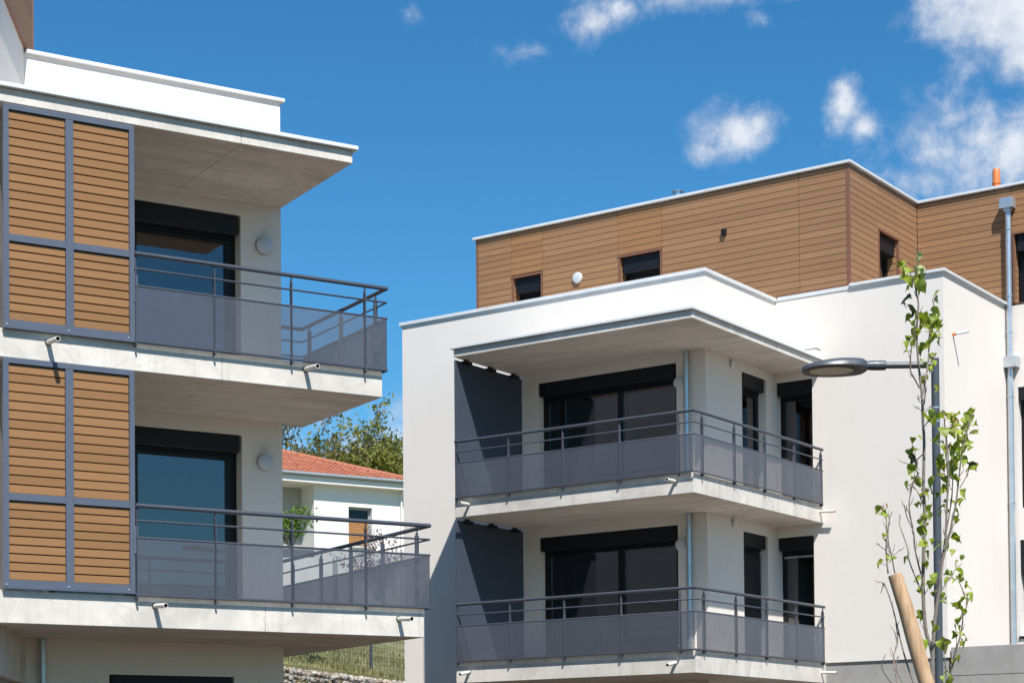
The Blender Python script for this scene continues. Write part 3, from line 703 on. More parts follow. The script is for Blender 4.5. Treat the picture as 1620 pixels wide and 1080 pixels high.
# hopper, pipe and collar box at the rear corner
o = downpipe(RB, 2.265, CY - .085, 3.4, 11.64, .053, (11.3, 10.1, 9.45, 8.3, 6.4))
q = MB(); q.box((2.145, CY - .20, 11.66), (2.385, CY - .005, 11.84)); q.box((2.20, CY - .15, 11.62), (2.33, CY - .02, 11.661)); q.build('hopper', M['zinc'], o, bevel=.004)
q = MB(); q.box((2.165, CY - .21, 8.80), (2.42, CY - .004, 9.0)); q.build('collar_box', M['zinc'], o, bevel=.006)

# ================================================================ concrete wall at the right edge
cw = MB().prism([(0, 0), (7, 0), (7, .25), (0, .25)], 0, 3.20).build('concrete_wall', M['concrete_grey'])
cw.location = RB.matrix_basis @ Vector((2.215, 4.66, 0)); cw.rotation_euler = (0, 0, RB.rotation_euler[2])
tag(cw, 'grey concrete retaining wall at the lower right edge beside the white block', 'wall')
MB().prism([(0, .0), (7, .0), (7, .25), (0, .25)], 3.206, 3.68).build('upper_pour', M['concrete_grey'], cw, bevel=.006)

# ================================================================ house behind
HS = thing('house', 'small white house with a hipped orange tile roof seen between the two blocks', 'house', (-7.21994, 70.0, 0), math.atan2(.51938, .85454))
PH = lambda u, v, w: (u, w, v)
mb = MB(); hw = (1.41, 2.40, 10.25, 11.71)
wall_sheet(mb, PH, 0, 3.78, 7.0, 12.44, [hw], .26)
mb.quad((3.78, 0, 7), (3.78, 8, 7), (3.78, 8, 12.44), (3.78, 0, 12.44)); mb.quad((0, 0, 7), (0, 0, 12.44), (0, 1.1, 12.44), (0, 1.1, 7))
mb.quad((3.78, 8, 7), (-9, 8, 7), (-9, 8, 12.44), (3.78, 8, 12.44)); mb.quad((-9, 8, 7), (-9, 1.1, 7), (-9, 1.1, 12.44), (-9, 8, 12.44))
mb.build('wall', M['house'], HS)
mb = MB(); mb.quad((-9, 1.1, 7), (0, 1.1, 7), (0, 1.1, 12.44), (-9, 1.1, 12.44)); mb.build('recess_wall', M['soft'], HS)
MB().box((-9.4, -.42, 12.43), (3.92, 8.4, 12.66)).build('eave_board', M['house'], HS)
w = MB(); t = .07
for a in ((1.42, 1.42 + t, 10.26, 11.70), (2.32, 2.39, 10.26, 11.70), (1.42 + t, 2.32, 11.63, 11.70), (1.42 + t, 2.32, 10.26, 10.33)): w.box((a[0], .20, a[2]), (a[1], .27, a[3]))
w = w.build('window', M['gutter'], HS)
MB().box((1.49, .235, 10.33), (2.32, .243, 11.63)).build('pane', M['glass_dull'], w)
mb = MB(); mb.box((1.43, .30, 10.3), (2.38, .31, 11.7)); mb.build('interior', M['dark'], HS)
for k in range(15):
    mb = MB(); mb.box((1.46, .17, 10.33 + k * .060), (2.31, .192, 10.375 + k * .060)); mb.build('blind_slat', M['blind'], w)
MB().box((1.37, -.07, 10.19), (2.53, .20, 10.245)).build('sill', M['concrete'], w)
g_ = MB(); g_.tube([(-9.5, -.52, 12.72), (4.0, -.52, 12.72)], .065, 10); g_.build('gutter', M['gutter'], HS, smooth=True)
MB().tube([(3.62, -.50, 12.70), (3.62, -.50, 12.50), (3.60, -.09, 12.28), (3.60, -.07, 7.5)], .045, 10).build('downpipe', M['house'], HS, smooth=True)
# hipped roof: eaves rectangle and slope
ex0, ex1, ey0, ey1, ez, tn = -9.5, 4.0, -.52, 8.5, 12.74, .365
hd = (ey1 - ey0) / 2; rz = ez + hd * tn
A_, B_, C_, D_ = (ex0, ey0, ez), (ex1, ey0, ez), (ex1, ey1, ez), (ex0, ey1, ez); r0 = (ex0 + hd, ey0 + hd, rz); r1 = (ex1 - hd, ey0 + hd, rz)
mb = MB(); mb.quad(A_, B_, r1, r0); mb.quad(C_, D_, r0, r1); mb.quad(B_, C_, r1); mb.quad(D_, A_, r0)
roof = mb.build('roof', M['tile'], HS)
def tile_mesh(seed):
    rr = random.Random(seed); mb = MB(); wv, L_ = .185, .42; n = 6; cx = L_ * math.cos(math.atan(tn)); sx = L_ * math.sin(math.atan(tn))
    for q, (dy, dz, k) in enumerate(((0, .0, 1.0), (1, .018, .92))):
        for j in range(n + 1):
            a = math.pi * j / n
            mb.v.append((-math.cos(a) * wv / 2 * k + wv / 2, dy * cx, math.sin(a) * .062 * k + dz * -1 + dy * sx + .02))
    for j in range(n): mb.f.append((j, j + 1, n + 2 + j, n + 1 + j)); mb.mi.append(0)
    i = len(mb.v)
    mb.v += [(x, y, z - .018) for x, y, z in mb.v[:n + 1]]
    for j in range(n): mb.f.append((i + j, i + j + 1, j + 1, j)); mb.mi.append(0)
    me = mb.mesh('tile'); me.materials.append(M['tile']); return me
tms = [tile_mesh(k) for k in range(2)]
cnt = 0; far = []
pit_y = .36; ry = random.Random(3)
for r in range(int(hd / pit_y)):
    y = ey0 + .01 + r * pit_y
    xr = ex1 - (y - ey0) - .08; xl = ex0 + (y - ey0)
    k = 0
    while xr - .21 * (k + 1) > xl:
        x = xr - .21 * (k + 1); zz = ez + (y - ey0) * tn
        if x > -1.9 - r * .12 and cnt < 296 and r < 13:
            o = link('tile', tms[cnt % 2], roof); o.location = (x, y + ry.uniform(-.012, .012), zz + ry.uniform(0, .008)); cnt += 1
        else: far.append((x, y, zz))
        k += 1
mb = MB(); src = tms[0]
for x, y, z in far:
    i = len(mb.v); mb.v += [(v.co.x + x, v.co.y + y, v.co.z + z) for v in src.vertices]
    for pl in src.polygons: mb.f.append(tuple(i + k for k in pl.vertices)); mb.mi.append(0)
o = mb.build('tile_field', M['tile_i'], HS); o['kind'] = 'stuff'
for (p0, p1) in ((B_, r1), (A_, r0)):
    p0, p1 = Vector(p0), Vector(p1); n = int((p1 - p0).length / .40); cap = MB()
    for k in range(n):
        a = p0.lerp(p1, k / n); b = p0.lerp(p1, (k + 1.08) / n); cap.tube([(a.x, a.y, a.z + .03), (b.x, b.y, b.z + .05)], [.105, .085], 8)
    cap.build('hip_cap', M['tile'], roof, smooth=True)

# ================================================================ gabion wall with its stones, fence on top
GB = thing('gabion_wall', 'low wall of pale stones in a wire cage below the fence', 'wall', GA, math.atan2(GD.y, GD.x))
core = MB(); core.prism([(-7.5, .14), (16, .14), (16, .48), (-7.5, .48)], 0, 3.1).build('core', M['concrete_grey'], GB)
rs = random.Random(5)
def stone_mesh(seed):
    rr = random.Random(seed); bm = bmesh.new(); bmesh.ops.create_icosphere(bm, subdivisions=1, radius=1)
    for v in bm.verts: v.co *= rr.uniform(.74, 1.12)
    bmesh.ops.subdivide_edges(bm, edges=rr.sample(list(bm.edges), 4), cuts=1)
    me = bpy.data.meshes.new('stone'); bm.to_mesh(me); bm.free(); me.materials.append(M['stone']); return me
stm = [stone_mesh(k) for k in range(9)]
cells = []
ztop = lambda t: 3.95 - .042 * max(-9, min(t, 12))
for layer in range(26):
    t = -7.3 + rs.uniform(0, .1)
    while t < 9:
        s_ = rs.uniform(.06, .098)
        z = ztop(t) - .08 - layer * .115 + rs.uniform(-.02, .02)
        if z > .1: cells.append((layer, t, z, s_))
        t += s_ * 1.85
top = []
t = -7.3
while t < 9:
    for w in (.15, .32): top.append((0, t + rs.uniform(-.03, .03), ztop(t) - .03, rs.uniform(.07, .1), w))
    t += .17
vis = [c for c in cells if c[0] < 7 and -.7 < c[1] < 5.0]
chosen = set(sorted(range(len(cells)), key=lambda i: (0 if (-.4 < cells[i][1] < 4.6) else 1, cells[i][0], abs(cells[i][1] - 2)))[:290])
mb = MB()
for i, c in enumerate(cells):
    if i in chosen:
        o = link('stone', stm[i % 9], GB); o.location = (c[1], rs.uniform(-.01, .05), c[2]); o.scale = (c[3] * rs.uniform(.95, 1.3), .09, c[3] * rs.uniform(.75, 1.0)); o.rotation_euler = (rs.uniform(-.5, .5), rs.uniform(-.5, .5), rs.uniform(-.4, .4))
for lst in (([c + (.03,) for i, c in enumerate(cells) if i not in chosen]), top):
    for c in lst:
        src = stm[rs.randrange(9)]; i = len(mb.v); rot = Matrix.Rotation(rs.uniform(0, 6.3), 3, 'Z') @ Matrix.Rotation(rs.uniform(-.6, .6), 3, 'X')
        for v in src.vertices:
            q = rot @ v.co; mb.v.append((c[1] + q.x * c[3], c[4] + q.y * .09, c[2] + q.z * c[3] * .9))
        for pl in src.polygons: mb.f.append(tuple(i + k for k in pl.vertices)); mb.mi.append(0)
me = mb.mesh('stone_fill'); sm = M['stone'].copy(); sm.name = 'gabion_stone_fill'
for n_ in sm.node_tree.nodes:
    if n_.type == 'VALTORGB':
        ge = sm.node_tree.nodes.new('ShaderNodeNewGeometry'); sm.node_tree.links.new(ge.outputs['Random Per Island'], n_.inputs[0])
me.materials.append(sm); o = link('stone_fill', me, GB); o['kind'] = 'stuff'
mb = MB()
for k in range(34):
    t = -7.3 + k * .5
    mb.tube([(t, -.085, .2), (t, -.085, ztop(t) + .03)], .0035, 4)
for k in range(12):
    z = .3 + k * .33; mb.tube([(-7.3, -.085, min(z, ztop(-7.3))), (9, -.085, min(z, ztop(9)))], .0035, 4)
mb.build('wire_cage', M['zinc'], GB)
FN = thing('fence', 'thin dark mesh fence on posts above the stone wall', 'fence', GA + GN * .9, math.atan2(GD.y, GD.x))
px_ = [-6.3, -3.8, -1.3, 1.16, 4.02, 6.5, 9.0]
for t in px_:
    zb = ztop(t) - .1; MB().box((t - .035, -.025, zb), (t + .035, .025, zb + 1.62)).build('post', M['pole'], FN, bevel=.004)
for a, b in zip(px_, px_[1:]):
    mb = MB(); n = int((b - a) / .055)
    za, zb_ = ztop(a) + .02, ztop(b) + .02
    for k in range(1, n):
        t = a + (b - a) * k / n; z = za + (zb_ - za) * k / n; mb.box((t - .0028, -.003, z), (t + .0028, .003, z + 1.43))
    for k in range(8):
        h = .02 + k * .2; mb.tube([(a, -.006, za + h), (b, -.006, zb_ + h)], .004, 4)
    mb.build('mesh_panel', M['wire'], FN)
# grass and weeds on the bank
rg = random.Random(9); mb = MB()
def blade(mb, p, h, lean, w, rr):
    a = rr.uniform(0, 6.28); dx, dy = math.cos(a), math.sin(a); i = len(mb.v)
    mb.v += [(p[0] - dy * w, p[1] + dx * w, p[2] - .02), (p[0] + dy * w, p[1] - dx * w, p[2] - .02), (p[0] + dx * lean, p[1] + dy * lean, p[2] + h)]
    mb.f.append((i, i + 1, i + 2)); mb.mi.append(0)
for k in range(52000):
    t = rg.uniform(-3, 13); s = .55 + 15 * rg.random() ** 1.3
    nn = noise.noise(Vector((t * .6, s * .6, 3)))
    if nn < rg.uniform(-.5, .2): continue
    p = hill_p(t, s); blade(mb, p, rg.uniform(.05, .16) * (1 + nn), rg.uniform(0, .10), .012, rg)
o = mb.build('grass', M['grass']); tag(o, 'dry patchy grass on the bank behind the fence', 'grass'); o['kind'] = 'stuff'
def leafball(mb, c, rad, n, size, rr, hollow=.35, flat=1.0):
    for _ in range(n):
        v = Vector((rr.gauss(0, 1), rr.gauss(0, 1), rr.gauss(0, 1))).normalized() * (hollow + (1 - hollow) * rr.random() ** .6)
        q = Vector((c[0] + v.x * rad[0], c[1] + v.y * rad[1], c[2] + v.z * rad[2] * flat)); leafquad(mb, q, size * rr.uniform(.6, 1.3), rr)
def leafquad(mb, q, s, rr):
    a = Vector((rr.uniform(-1, 1), rr.uniform(-1, 1), rr.uniform(-.7, 1))).normalized(); b = a.orthogonal().normalized(); b.rotate(Matrix.Rotation(rr.uniform(0, 6.28), 3, a)); c = a.cross(b)
    mb.quad(q - b * s, q + c * s * .42 + a * s * .15, q + b * s, q - c * s * .42 + a * s * .1)
lab = ['dark leafy weed at the foot of the bank in front of the right fence post', 'dark weed clump midway between the two fence posts', 'small weed growing higher up the grass bank']
for k, (t, s, h) in enumerate(((2.45, 1.3, .30), (2.75, 3.4, .55), (3.4, 5.2, .3))):
    p = Vector(hill_p(t, s)); mb = MB()
    for j in range(90): leafquad(mb, p + Vector((rg.gauss(0, .13), rg.gauss(0, .13), abs(rg.gauss(.3, .25)) * h)), .05, rg)
    mb.tube([p, p + Vector((.02, 0, h))], .01, 4)
    tag(mb.build('weed', M['weed']), lab[k], 'weed', 'weeds on the grass bank')

# ================================================================ shrubs by the house
def twig(mb, p, d, ln, r, rr, depth, tips, n=4):
    pts = [Vector(p)]; d = Vector(d).normalized(); rad = [r]
    for k in range(n):
        d = (d + Vector((rr.uniform(-1, 1), rr.uniform(-1, 1), rr.uniform(-.5, .9))) * .17).normalized()
        pts.append(pts[-1] + d * ln / n); rad.append(r * (1 - .55 * (k + 1) / n))
    mb.tube(pts, rad, 5 if r > .03 else 4, cap=False)
    if depth == 0:
        tips += pts[1:]; return
    for j in range(rr.choice((3, 3, 4))):
        k = rr.randint(1, n); a = Vector((rr.uniform(-1, 1), rr.uniform(-1, 1), rr.uniform(-.1, .8))).normalized()
        twig(mb, pts[k], d * .75 + a * .75, ln * rr.uniform(.50, .74), rad[k] * .68, rr, depth - 1, tips, n)
    tips.append(pts[-1])
def shrub(name, label, cat, base, h, wd_, mat, seed, n, leaf, depth=2):
    rr = random.Random(seed); t = thing(name, label, cat, base); mb = MB(); tips = []
    for k in range(5):
        a = k * 1.26 + rr.random(); twig(mb, (0, 0, 0), (math.cos(a) * wd_ / h * .9, math.sin(a) * wd_ / h * .9, 1), h * .62, .022, rr, depth, tips)
    mb.build('stems', M['farbark'], t); lf = MB()
    for q in tips:
        for _ in range(n): leafquad(lf, q + Vector((rr.gauss(0, .09), rr.gauss(0, .09), rr.gauss(0, .09))), leaf * rr.uniform(.7, 1.3), rr)
    lf.build('foliage', mat, t); return t
shrub('bush', 'bright green leafy bush standing in a dark planter by the white house', 'bush', (-7.75, 67.0, 9.62), 1.45, .62, M['shrub'], 21, 5, .075)
pl_ = thing('planter', 'dark low planter box under the green bush', 'planter', (-7.75, 67.0, 9.30), .54)
MB().box((-.75, -.35, 0), (.75, .35, .34)).build('trough', M['pole'], pl_, bevel=.02); MB().box((-.70, -.30, .342), (.70, .30, .352)).build('soil', M['dark'], pl_)
ped = MB().box((-8.9, 66.2, 7.0), (-6.2, 68.2, 9.297)).build('terrace_wall', M['house'], None); tag(ped, 'white terrace wall carrying the planter', 'wall')
shrub('purple_shrub', 'sparse shrub with dark red leaves in front of the white house', 'shrub', (-4.35, 62.0, 7.35), 2.05, 1.0, M['purple'], 33, 4, .055)

# ================================================================ trees behind the house
def tree(label, x, y, zb, h, cr, mat, seed, dens, cat='tree'):
    rr = random.Random(seed); t = thing('tree', label, cat, (x, y, zb), 0, 'spring trees behind the house'); mb = MB(); tips = []
    trunk_h = h * .34; pts = [(0, 0, -1.0), (rr.uniform(-.1, .1), 0, trunk_h * .5), (rr.uniform(-.2, .2), rr.uniform(-.2, .2), trunk_h)]
    mb.tube(pts, [.20, .16, .13], 8); mb.build('trunk', M['farbark'], t); br = MB()
    for k in range(8):
        a = k * .785 + rr.random() * .6; sp_ = rr.uniform(.15, .95) * cr / (h * .5)
        twig(br, Vector(pts[2]) - Vector((0, 0, rr.uniform(0, trunk_h * .4))), (math.cos(a) * sp_, math.sin(a) * sp_, rr.uniform(.7, 1.1)), h * rr.uniform(.30, .40), .075, rr, 3, tips, 5)
    br.build('branch', M['farbark'], t); lf = MB()
    for q in tips:
        if noise.noise(q * .55 + Vector((seed, 0, 0))) < -.12 and rr.random() < .75: continue
        for _ in range(rr.choice(dens) + rr.choice((0, 1, 2))): leafquad(lf, q + Vector((rr.gauss(0, .17), rr.gauss(0, .17), rr.gauss(0, .15))), rr.uniform(.09, .16), rr)
    lf.build('crown', mat, t); return t
tr_ = [('olive green tree above the left end of the tile roof', -11.2, 85, 10.2, 7.0, 2.6, 'far0', 1, (2, 3, 3)),
       ('brownish budding tree second from the left behind the tile roof', -9.9, 84, 10.3, 8.0, 2.0, 'far1', 2, (2, 2, 3)),
       ('yellow green airy tree above the middle of the tile roof', -8.3, 88, 10.4, 8.0, 2.1, 'far0', 3, (1, 1, 2)),
       ('tallest budding tree close to the edge of the right block', -6.3, 87, 10.4, 7.9, 2.4, 'far0', 4, (1, 1, 2)),
       ('dense low green tree behind the right end of the tile roof', -5.6, 82, 10.2, 5.9, 1.8, 'far0', 5, (2, 3, 3)),
       ('dense olive tree just right of the left block balcony', -12.8, 89, 10.4, 8.6, 2.3, 'far0', 6, (2, 2, 3)),
       ('low round green tree between the olive and the brownish trees', -9.3, 90, 10.6, 6.6, 2.6, 'far0', 12, (2, 3, 3)),
       ('low leafy tree filling the gap under the airy yellow green tree', -7.4, 92, 10.7, 6.8, 2.6, 'far0', 14, (2, 2, 3)),
       ('bare looking reddish tree behind the tallest tree', -4.6, 92, 10.6, 8.0, 2.3, 'far1', 8, (1, 1, 2))]
for a in tr_: tree(a[0], *a[1:6], M[a[6]], *a[7:])

# ================================================================ street lamp
SL = thing('street_lamp', 'dark grey street lamp with a flat oval head on a short side arm', 'street lamp', (4.05, 18.0, 0))
mb = MB(); mb.tube([(0, 0, 0), (0, 0, 5.53)], .0385, 20); mb.build('pole', M['pole'], SL, smooth=True)
for z in (5.06, 4.93): MB().lathe([(.0385, -.008), (.0405, -.008), (.0405, .008), (.0385, .008)], (0, 0, z), (0, 0, 1), 20).build('ring', M['zinc'], SL, smooth=True)
MB().tube([(.0, 0, 5.468), (-.50, 0, 5.468)], .031, 16).build('arm', M['pole'], SL, smooth=True)
MB().tube([(-.47, 0, 5.468), (-.49, 0, 5.468), (-.60, 0, 5.468), (-.66, 0, 5.468)], [.044, .047, .047, .040], 16).build('sleeve', M['pole'], SL, smooth=True)
# head: oval shell lofted along x, flat rim below with a glass lens
nx, nr = 22, 20; L0, L1 = -1.265, -.645; mb = MB()
def head_w(u): return .205 * (max(0, 1 - abs(2 * u - 1.02) ** 2.3)) ** .5 + (.045 if u > .96 else 0)
tilt = R(5)
def hp(x, y, z):
    return (x, y * math.cos(tilt) - z * math.sin(tilt), 5.452 - y * math.sin(tilt) + z * math.cos(tilt) + (x + .95) * .008)
rings = []
for i in range(nx + 1):
    u = i / nx; x = L0 + (L1 - L0) * u; wdt = max(.004, .21 * (max(0.0, 1 - abs(2 * u - 1.0) ** 2.4)) ** .5 + .04 * max(0, u - .75) * 4 * .9); hgt = .010 + .062 * (math.sin(min(1, u * 1.08) * math.pi * .62) ** .9) * (1 if u < .93 else .8)
    k0 = len(mb.v); rings.append(k0)
    for j in range(nr):
        a = 2 * math.pi * j / nr; cy, sz = math.cos(a), math.sin(a)
        zz = hgt * (sz if sz > 0 else sz * .0) - (.030 if sz <= 0 else .030 * (1 - sz) ** 2)
        yy = wdt * cy * (1.0 if sz > -.2 else .93)
        mb.v.append(hp(x, yy, zz))
for a, b in zip(rings, rings[1:]):
    for j in range(nr): mb.f.append((a + j, a + (j + 1) % nr, b + (j + 1) % nr, b + j)); mb.mi.append(0)
mb.f.append(tuple(range(rings[0], rings[0] + nr))); mb.f.append(tuple(reversed(range(rings[-1], rings[-1] + nr)))); mb.mi += [0, 0]
hd_ = mb.build('lamp_head', M['pole'], SL, smooth=True)
mb = MB(); n = 28
def ell(cx, ax_, by, z): return [hp(cx + ax_ * math.cos(2 * math.pi * j / n), by * math.sin(2 * math.pi * j / n), z) for j in range(n)]
r_a, r_b, r_c = ell(-.985, .262, .180, -.0305), ell(-.985, .215, .128, -.036), ell(-.985, .205, .120, -.028)
for q in (r_a, r_b, r_c): mb.v += q
for a, b in ((0, n), (n, 2 * n)):
    for j in range(n): mb.f.append((a + j, b + j, b + (j + 1) % n, a + (j + 1) % n)); mb.mi.append(0)
mb.build('rim', M['pole'], hd_, smooth=True)
mb = MB(); mb.v = ell(-.985, .212, .125, -.0335); mb.f = [tuple(reversed(range(n)))]; mb.mi = [0]; mb.build('lens', M['lens'], hd_)

# ================================================================ planting stake and young tree
ST = MB(); a, b = Vector((2.348, 11.6, 2.812)), Vector((3.155, 11.6, -.05)); n_ = 14
ST.tube([a.lerp(b, k / n_) + Vector((.004 * math.sin(k * 1.7), .004 * math.cos(k * 2.3), 0)) for k in range(n_ + 1)], [.043] + [.0475 + .0012 * math.sin(k * 2.1) for k in range(n_)], 20)
tag(ST.build('wooden_stake', M['pine'], smooth=True), 'round peeled wooden stake leaning beside the young tree', 'stake')
BRANCHES = [
 [(2.658,12.0,2.045,0.0136),(2.659,12.004,2.349,0.013),(2.622,12.007,2.489,0.0124),(2.608,12.011,2.715,0.0118),(2.614,12.014,2.982,0.0112),(2.626,12.018,3.223,0.0106),(2.621,12.021,3.408,0.01),(2.63,12.025,3.69,0.0094),(2.624,12.029,3.832,0.0088),(2.623,12.032,3.973,0.0082),(2.61,12.036,4.119,0.0076),(2.597,12.039,4.298,0.007),(2.6,12.043,4.456,0.0064),(2.61,12.046,4.582,0.0058),(2.596,12.05,4.655,0.0052)],
 [(2.596,12.05,4.655,0.0052),(2.592,12.067,4.708,0.0044),(2.56,12.083,4.802,0.0036),(2.532,12.1,4.847,0.0028)],
 [(2.6,12.05,4.647,0.0048),(2.593,12.033,4.72,0.0041),(2.586,12.017,4.776,0.0035),(2.612,12.0,4.852,0.0028)],
 [(2.62,12.02,3.963,0.0064),(2.648,12.046,4.097,0.0057),(2.675,12.072,4.235,0.005),(2.687,12.098,4.379,0.0043),(2.719,12.124,4.543,0.0035),(2.734,12.15,4.647,0.0028)],
 [(2.605,12.02,4.035,0.0052),(2.565,11.997,4.099,0.0048),(2.537,11.973,4.143,0.0044),(2.537,11.95,4.238,0.004),(2.55,11.927,4.34,0.0036),(2.561,11.903,4.407,0.0032),(2.569,11.88,4.461,0.0028)],
 [(2.632,12.02,3.931,0.004),(2.628,11.96,4.019,0.0032),(2.604,11.9,4.107,0.0024)],
 [(2.659,12.0,2.065,0.0136),(2.654,11.986,2.276,0.0126),(2.671,11.973,2.558,0.0116),(2.699,11.959,2.76,0.0106),(2.704,11.945,2.834,0.0096),(2.724,11.932,2.999,0.0086),(2.733,11.918,3.073,0.0076),(2.741,11.905,3.27,0.0067),(2.748,11.891,3.427,0.0057),(2.747,11.877,3.58,0.0047),(2.73,11.864,3.74,0.0037),(2.713,11.85,3.865,0.0028)],
 [(2.721,11.92,2.998,0.0079),(2.759,11.905,3.111,0.0073),(2.776,11.89,3.208,0.0066),(2.79,11.875,3.274,0.006),(2.804,11.86,3.41,0.0053),(2.813,11.845,3.506,0.0047),(2.823,11.83,3.595,0.004),(2.844,11.815,3.691,0.0034),(2.878,11.8,3.826,0.0027)],
 [(2.714,11.95,2.898,0.006),(2.768,12.0,3.071,0.0049),(2.805,12.05,3.15,0.0039),(2.841,12.1,3.2,0.0028)],
 [(2.725,11.9,3.063,0.0055),(2.773,11.94,3.275,0.0046),(2.796,11.98,3.421,0.0037),(2.804,12.02,3.607,0.0028)],
 [(2.809,11.85,3.373,0.0031),(2.843,11.825,3.436,0.0026),(2.857,11.8,3.483,0.002)],
 [(2.765,12.1,2.169,0.0064),(2.794,12.092,2.235,0.0058),(2.824,12.083,2.355,0.0052),(2.858,12.075,2.488,0.0046),(2.87,12.067,2.588,0.004),(2.849,12.058,2.668,0.0034),(2.827,12.05,2.674,0.0028)],
 [(2.873,12.08,2.589,0.004),(2.906,12.098,2.677,0.0036),(2.897,12.115,2.726,0.0032),(2.882,12.133,2.775,0.0028),(2.853,12.15,2.858,0.0024)],
 [(2.775,12.1,2.168,0.0048),(2.808,12.133,2.291,0.004),(2.851,12.167,2.414,0.0032),(2.854,12.2,2.552,0.0024)],
 [(2.765,12.1,2.169,0.004),(2.759,12.067,2.254,0.0035),(2.739,12.033,2.339,0.0029),(2.739,12.0,2.417,0.0024)],
 [(2.705,11.98,2.722,0.0048),(2.746,12.01,2.784,0.0042),(2.787,12.04,2.834,0.0036),(2.828,12.07,2.89,0.003),(2.842,12.1,2.92,0.0024)],
 [(2.612,12.02,2.807,0.006),(2.576,11.986,2.91,0.0053),(2.544,11.952,3.026,0.0047),(2.531,11.918,3.115,0.004),(2.486,11.884,3.197,0.0034),(2.463,11.85,3.272,0.0028)],
 [(2.529,11.92,3.135,0.0044),(2.507,11.89,3.211,0.0039),(2.495,11.86,3.293,0.0033),(2.513,11.83,3.393,0.0028),(2.517,11.8,3.441,0.0024)],
 [(2.607,12.02,2.74,0.0052),(2.581,12.046,2.81,0.0046),(2.535,12.072,2.947,0.0041),(2.528,12.098,3.044,0.0035),(2.488,12.124,3.182,0.003),(2.496,12.15,3.24,0.0024)],
 [(2.631,12.02,3.248,0.0048),(2.61,12.053,3.34,0.004),(2.578,12.087,3.419,0.0032),(2.548,12.12,3.438,0.0024)],
 [(2.623,12.02,3.618,0.0044),(2.585,12.053,3.582,0.004),(2.585,12.085,3.546,0.0036),(2.606,12.117,3.509,0.0032),(2.642,12.15,3.435,0.0028)],
 [(2.595,12.1,3.584,0.0032),(2.562,12.1,3.614,0.002)],
 [(2.591,12.1,3.548,0.0032),(2.517,12.1,3.579,0.002)],
 [(2.589,12.1,3.584,0.0032),(2.597,12.15,3.664,0.002)],
 [(2.6,12.1,3.5,0.0036),(2.583,12.125,3.456,0.0028),(2.558,12.15,3.388,0.002)],
 [(2.621,12.0,3.781,0.0036),(2.64,11.925,3.814,0.0028),(2.653,11.85,3.83,0.002)],
 [(2.619,12.0,3.876,0.0024),(2.605,12.1,3.932,0.0016)],
 [(2.623,12.0,3.936,0.0024),(2.607,12.05,3.958,0.002),(2.612,12.1,4.015,0.0016)],
 [(2.631,12.0,3.876,0.0024),(2.648,11.9,3.904,0.0016)],
 [(2.77,11.95,3.404,0.0048),(2.75,11.933,3.519,0.0038),(2.743,11.917,3.694,0.0029),(2.724,11.9,3.868,0.002)],
 [(2.425,12.2,2.881,0.0057),(2.417,12.217,3.039,0.0047),(2.429,12.233,3.177,0.0038),(2.42,12.25,3.309,0.0028)],
 [(2.469,12.2,2.881,0.0049),(2.445,12.188,3.001,0.0043),(2.423,12.175,3.095,0.0036),(2.429,12.162,3.215,0.003),(2.448,12.15,3.274,0.0024)],
 [(2.414,12.2,3.03,0.0028),(2.331,12.1,3.066,0.002)],
 [(2.457,12.2,2.989,0.0028),(2.505,12.2,3.036,0.002)],
 [(2.454,12.2,3.003,0.0028),(2.482,12.25,3.076,0.002)],
 [(2.413,12.2,2.935,0.0024),(2.385,12.25,2.955,0.0016)],
 [(2.467,12.15,2.167,0.0048),(2.449,12.183,2.331,0.004),(2.484,12.217,2.434,0.0032),(2.479,12.25,2.573,0.0024)],
 [(2.433,12.15,2.167,0.004),(2.362,12.125,2.274,0.003),(2.385,12.1,2.36,0.002)],
 [(2.477,12.2,2.42,0.0032),(2.469,12.225,2.503,0.0026),(2.441,12.25,2.553,0.002)],
 [(2.501,12.15,2.167,0.0036),(2.466,12.175,2.263,0.0028),(2.479,12.2,2.352,0.002)],
 [(2.459,12.2,2.332,0.0028),(2.446,12.25,2.41,0.002)],
 [(2.596,12.25,2.164,0.0061),(2.533,12.262,2.369,0.0054),(2.465,12.275,2.677,0.0047),(2.415,12.287,2.829,0.004),(2.41,12.3,2.796,0.0033)]]
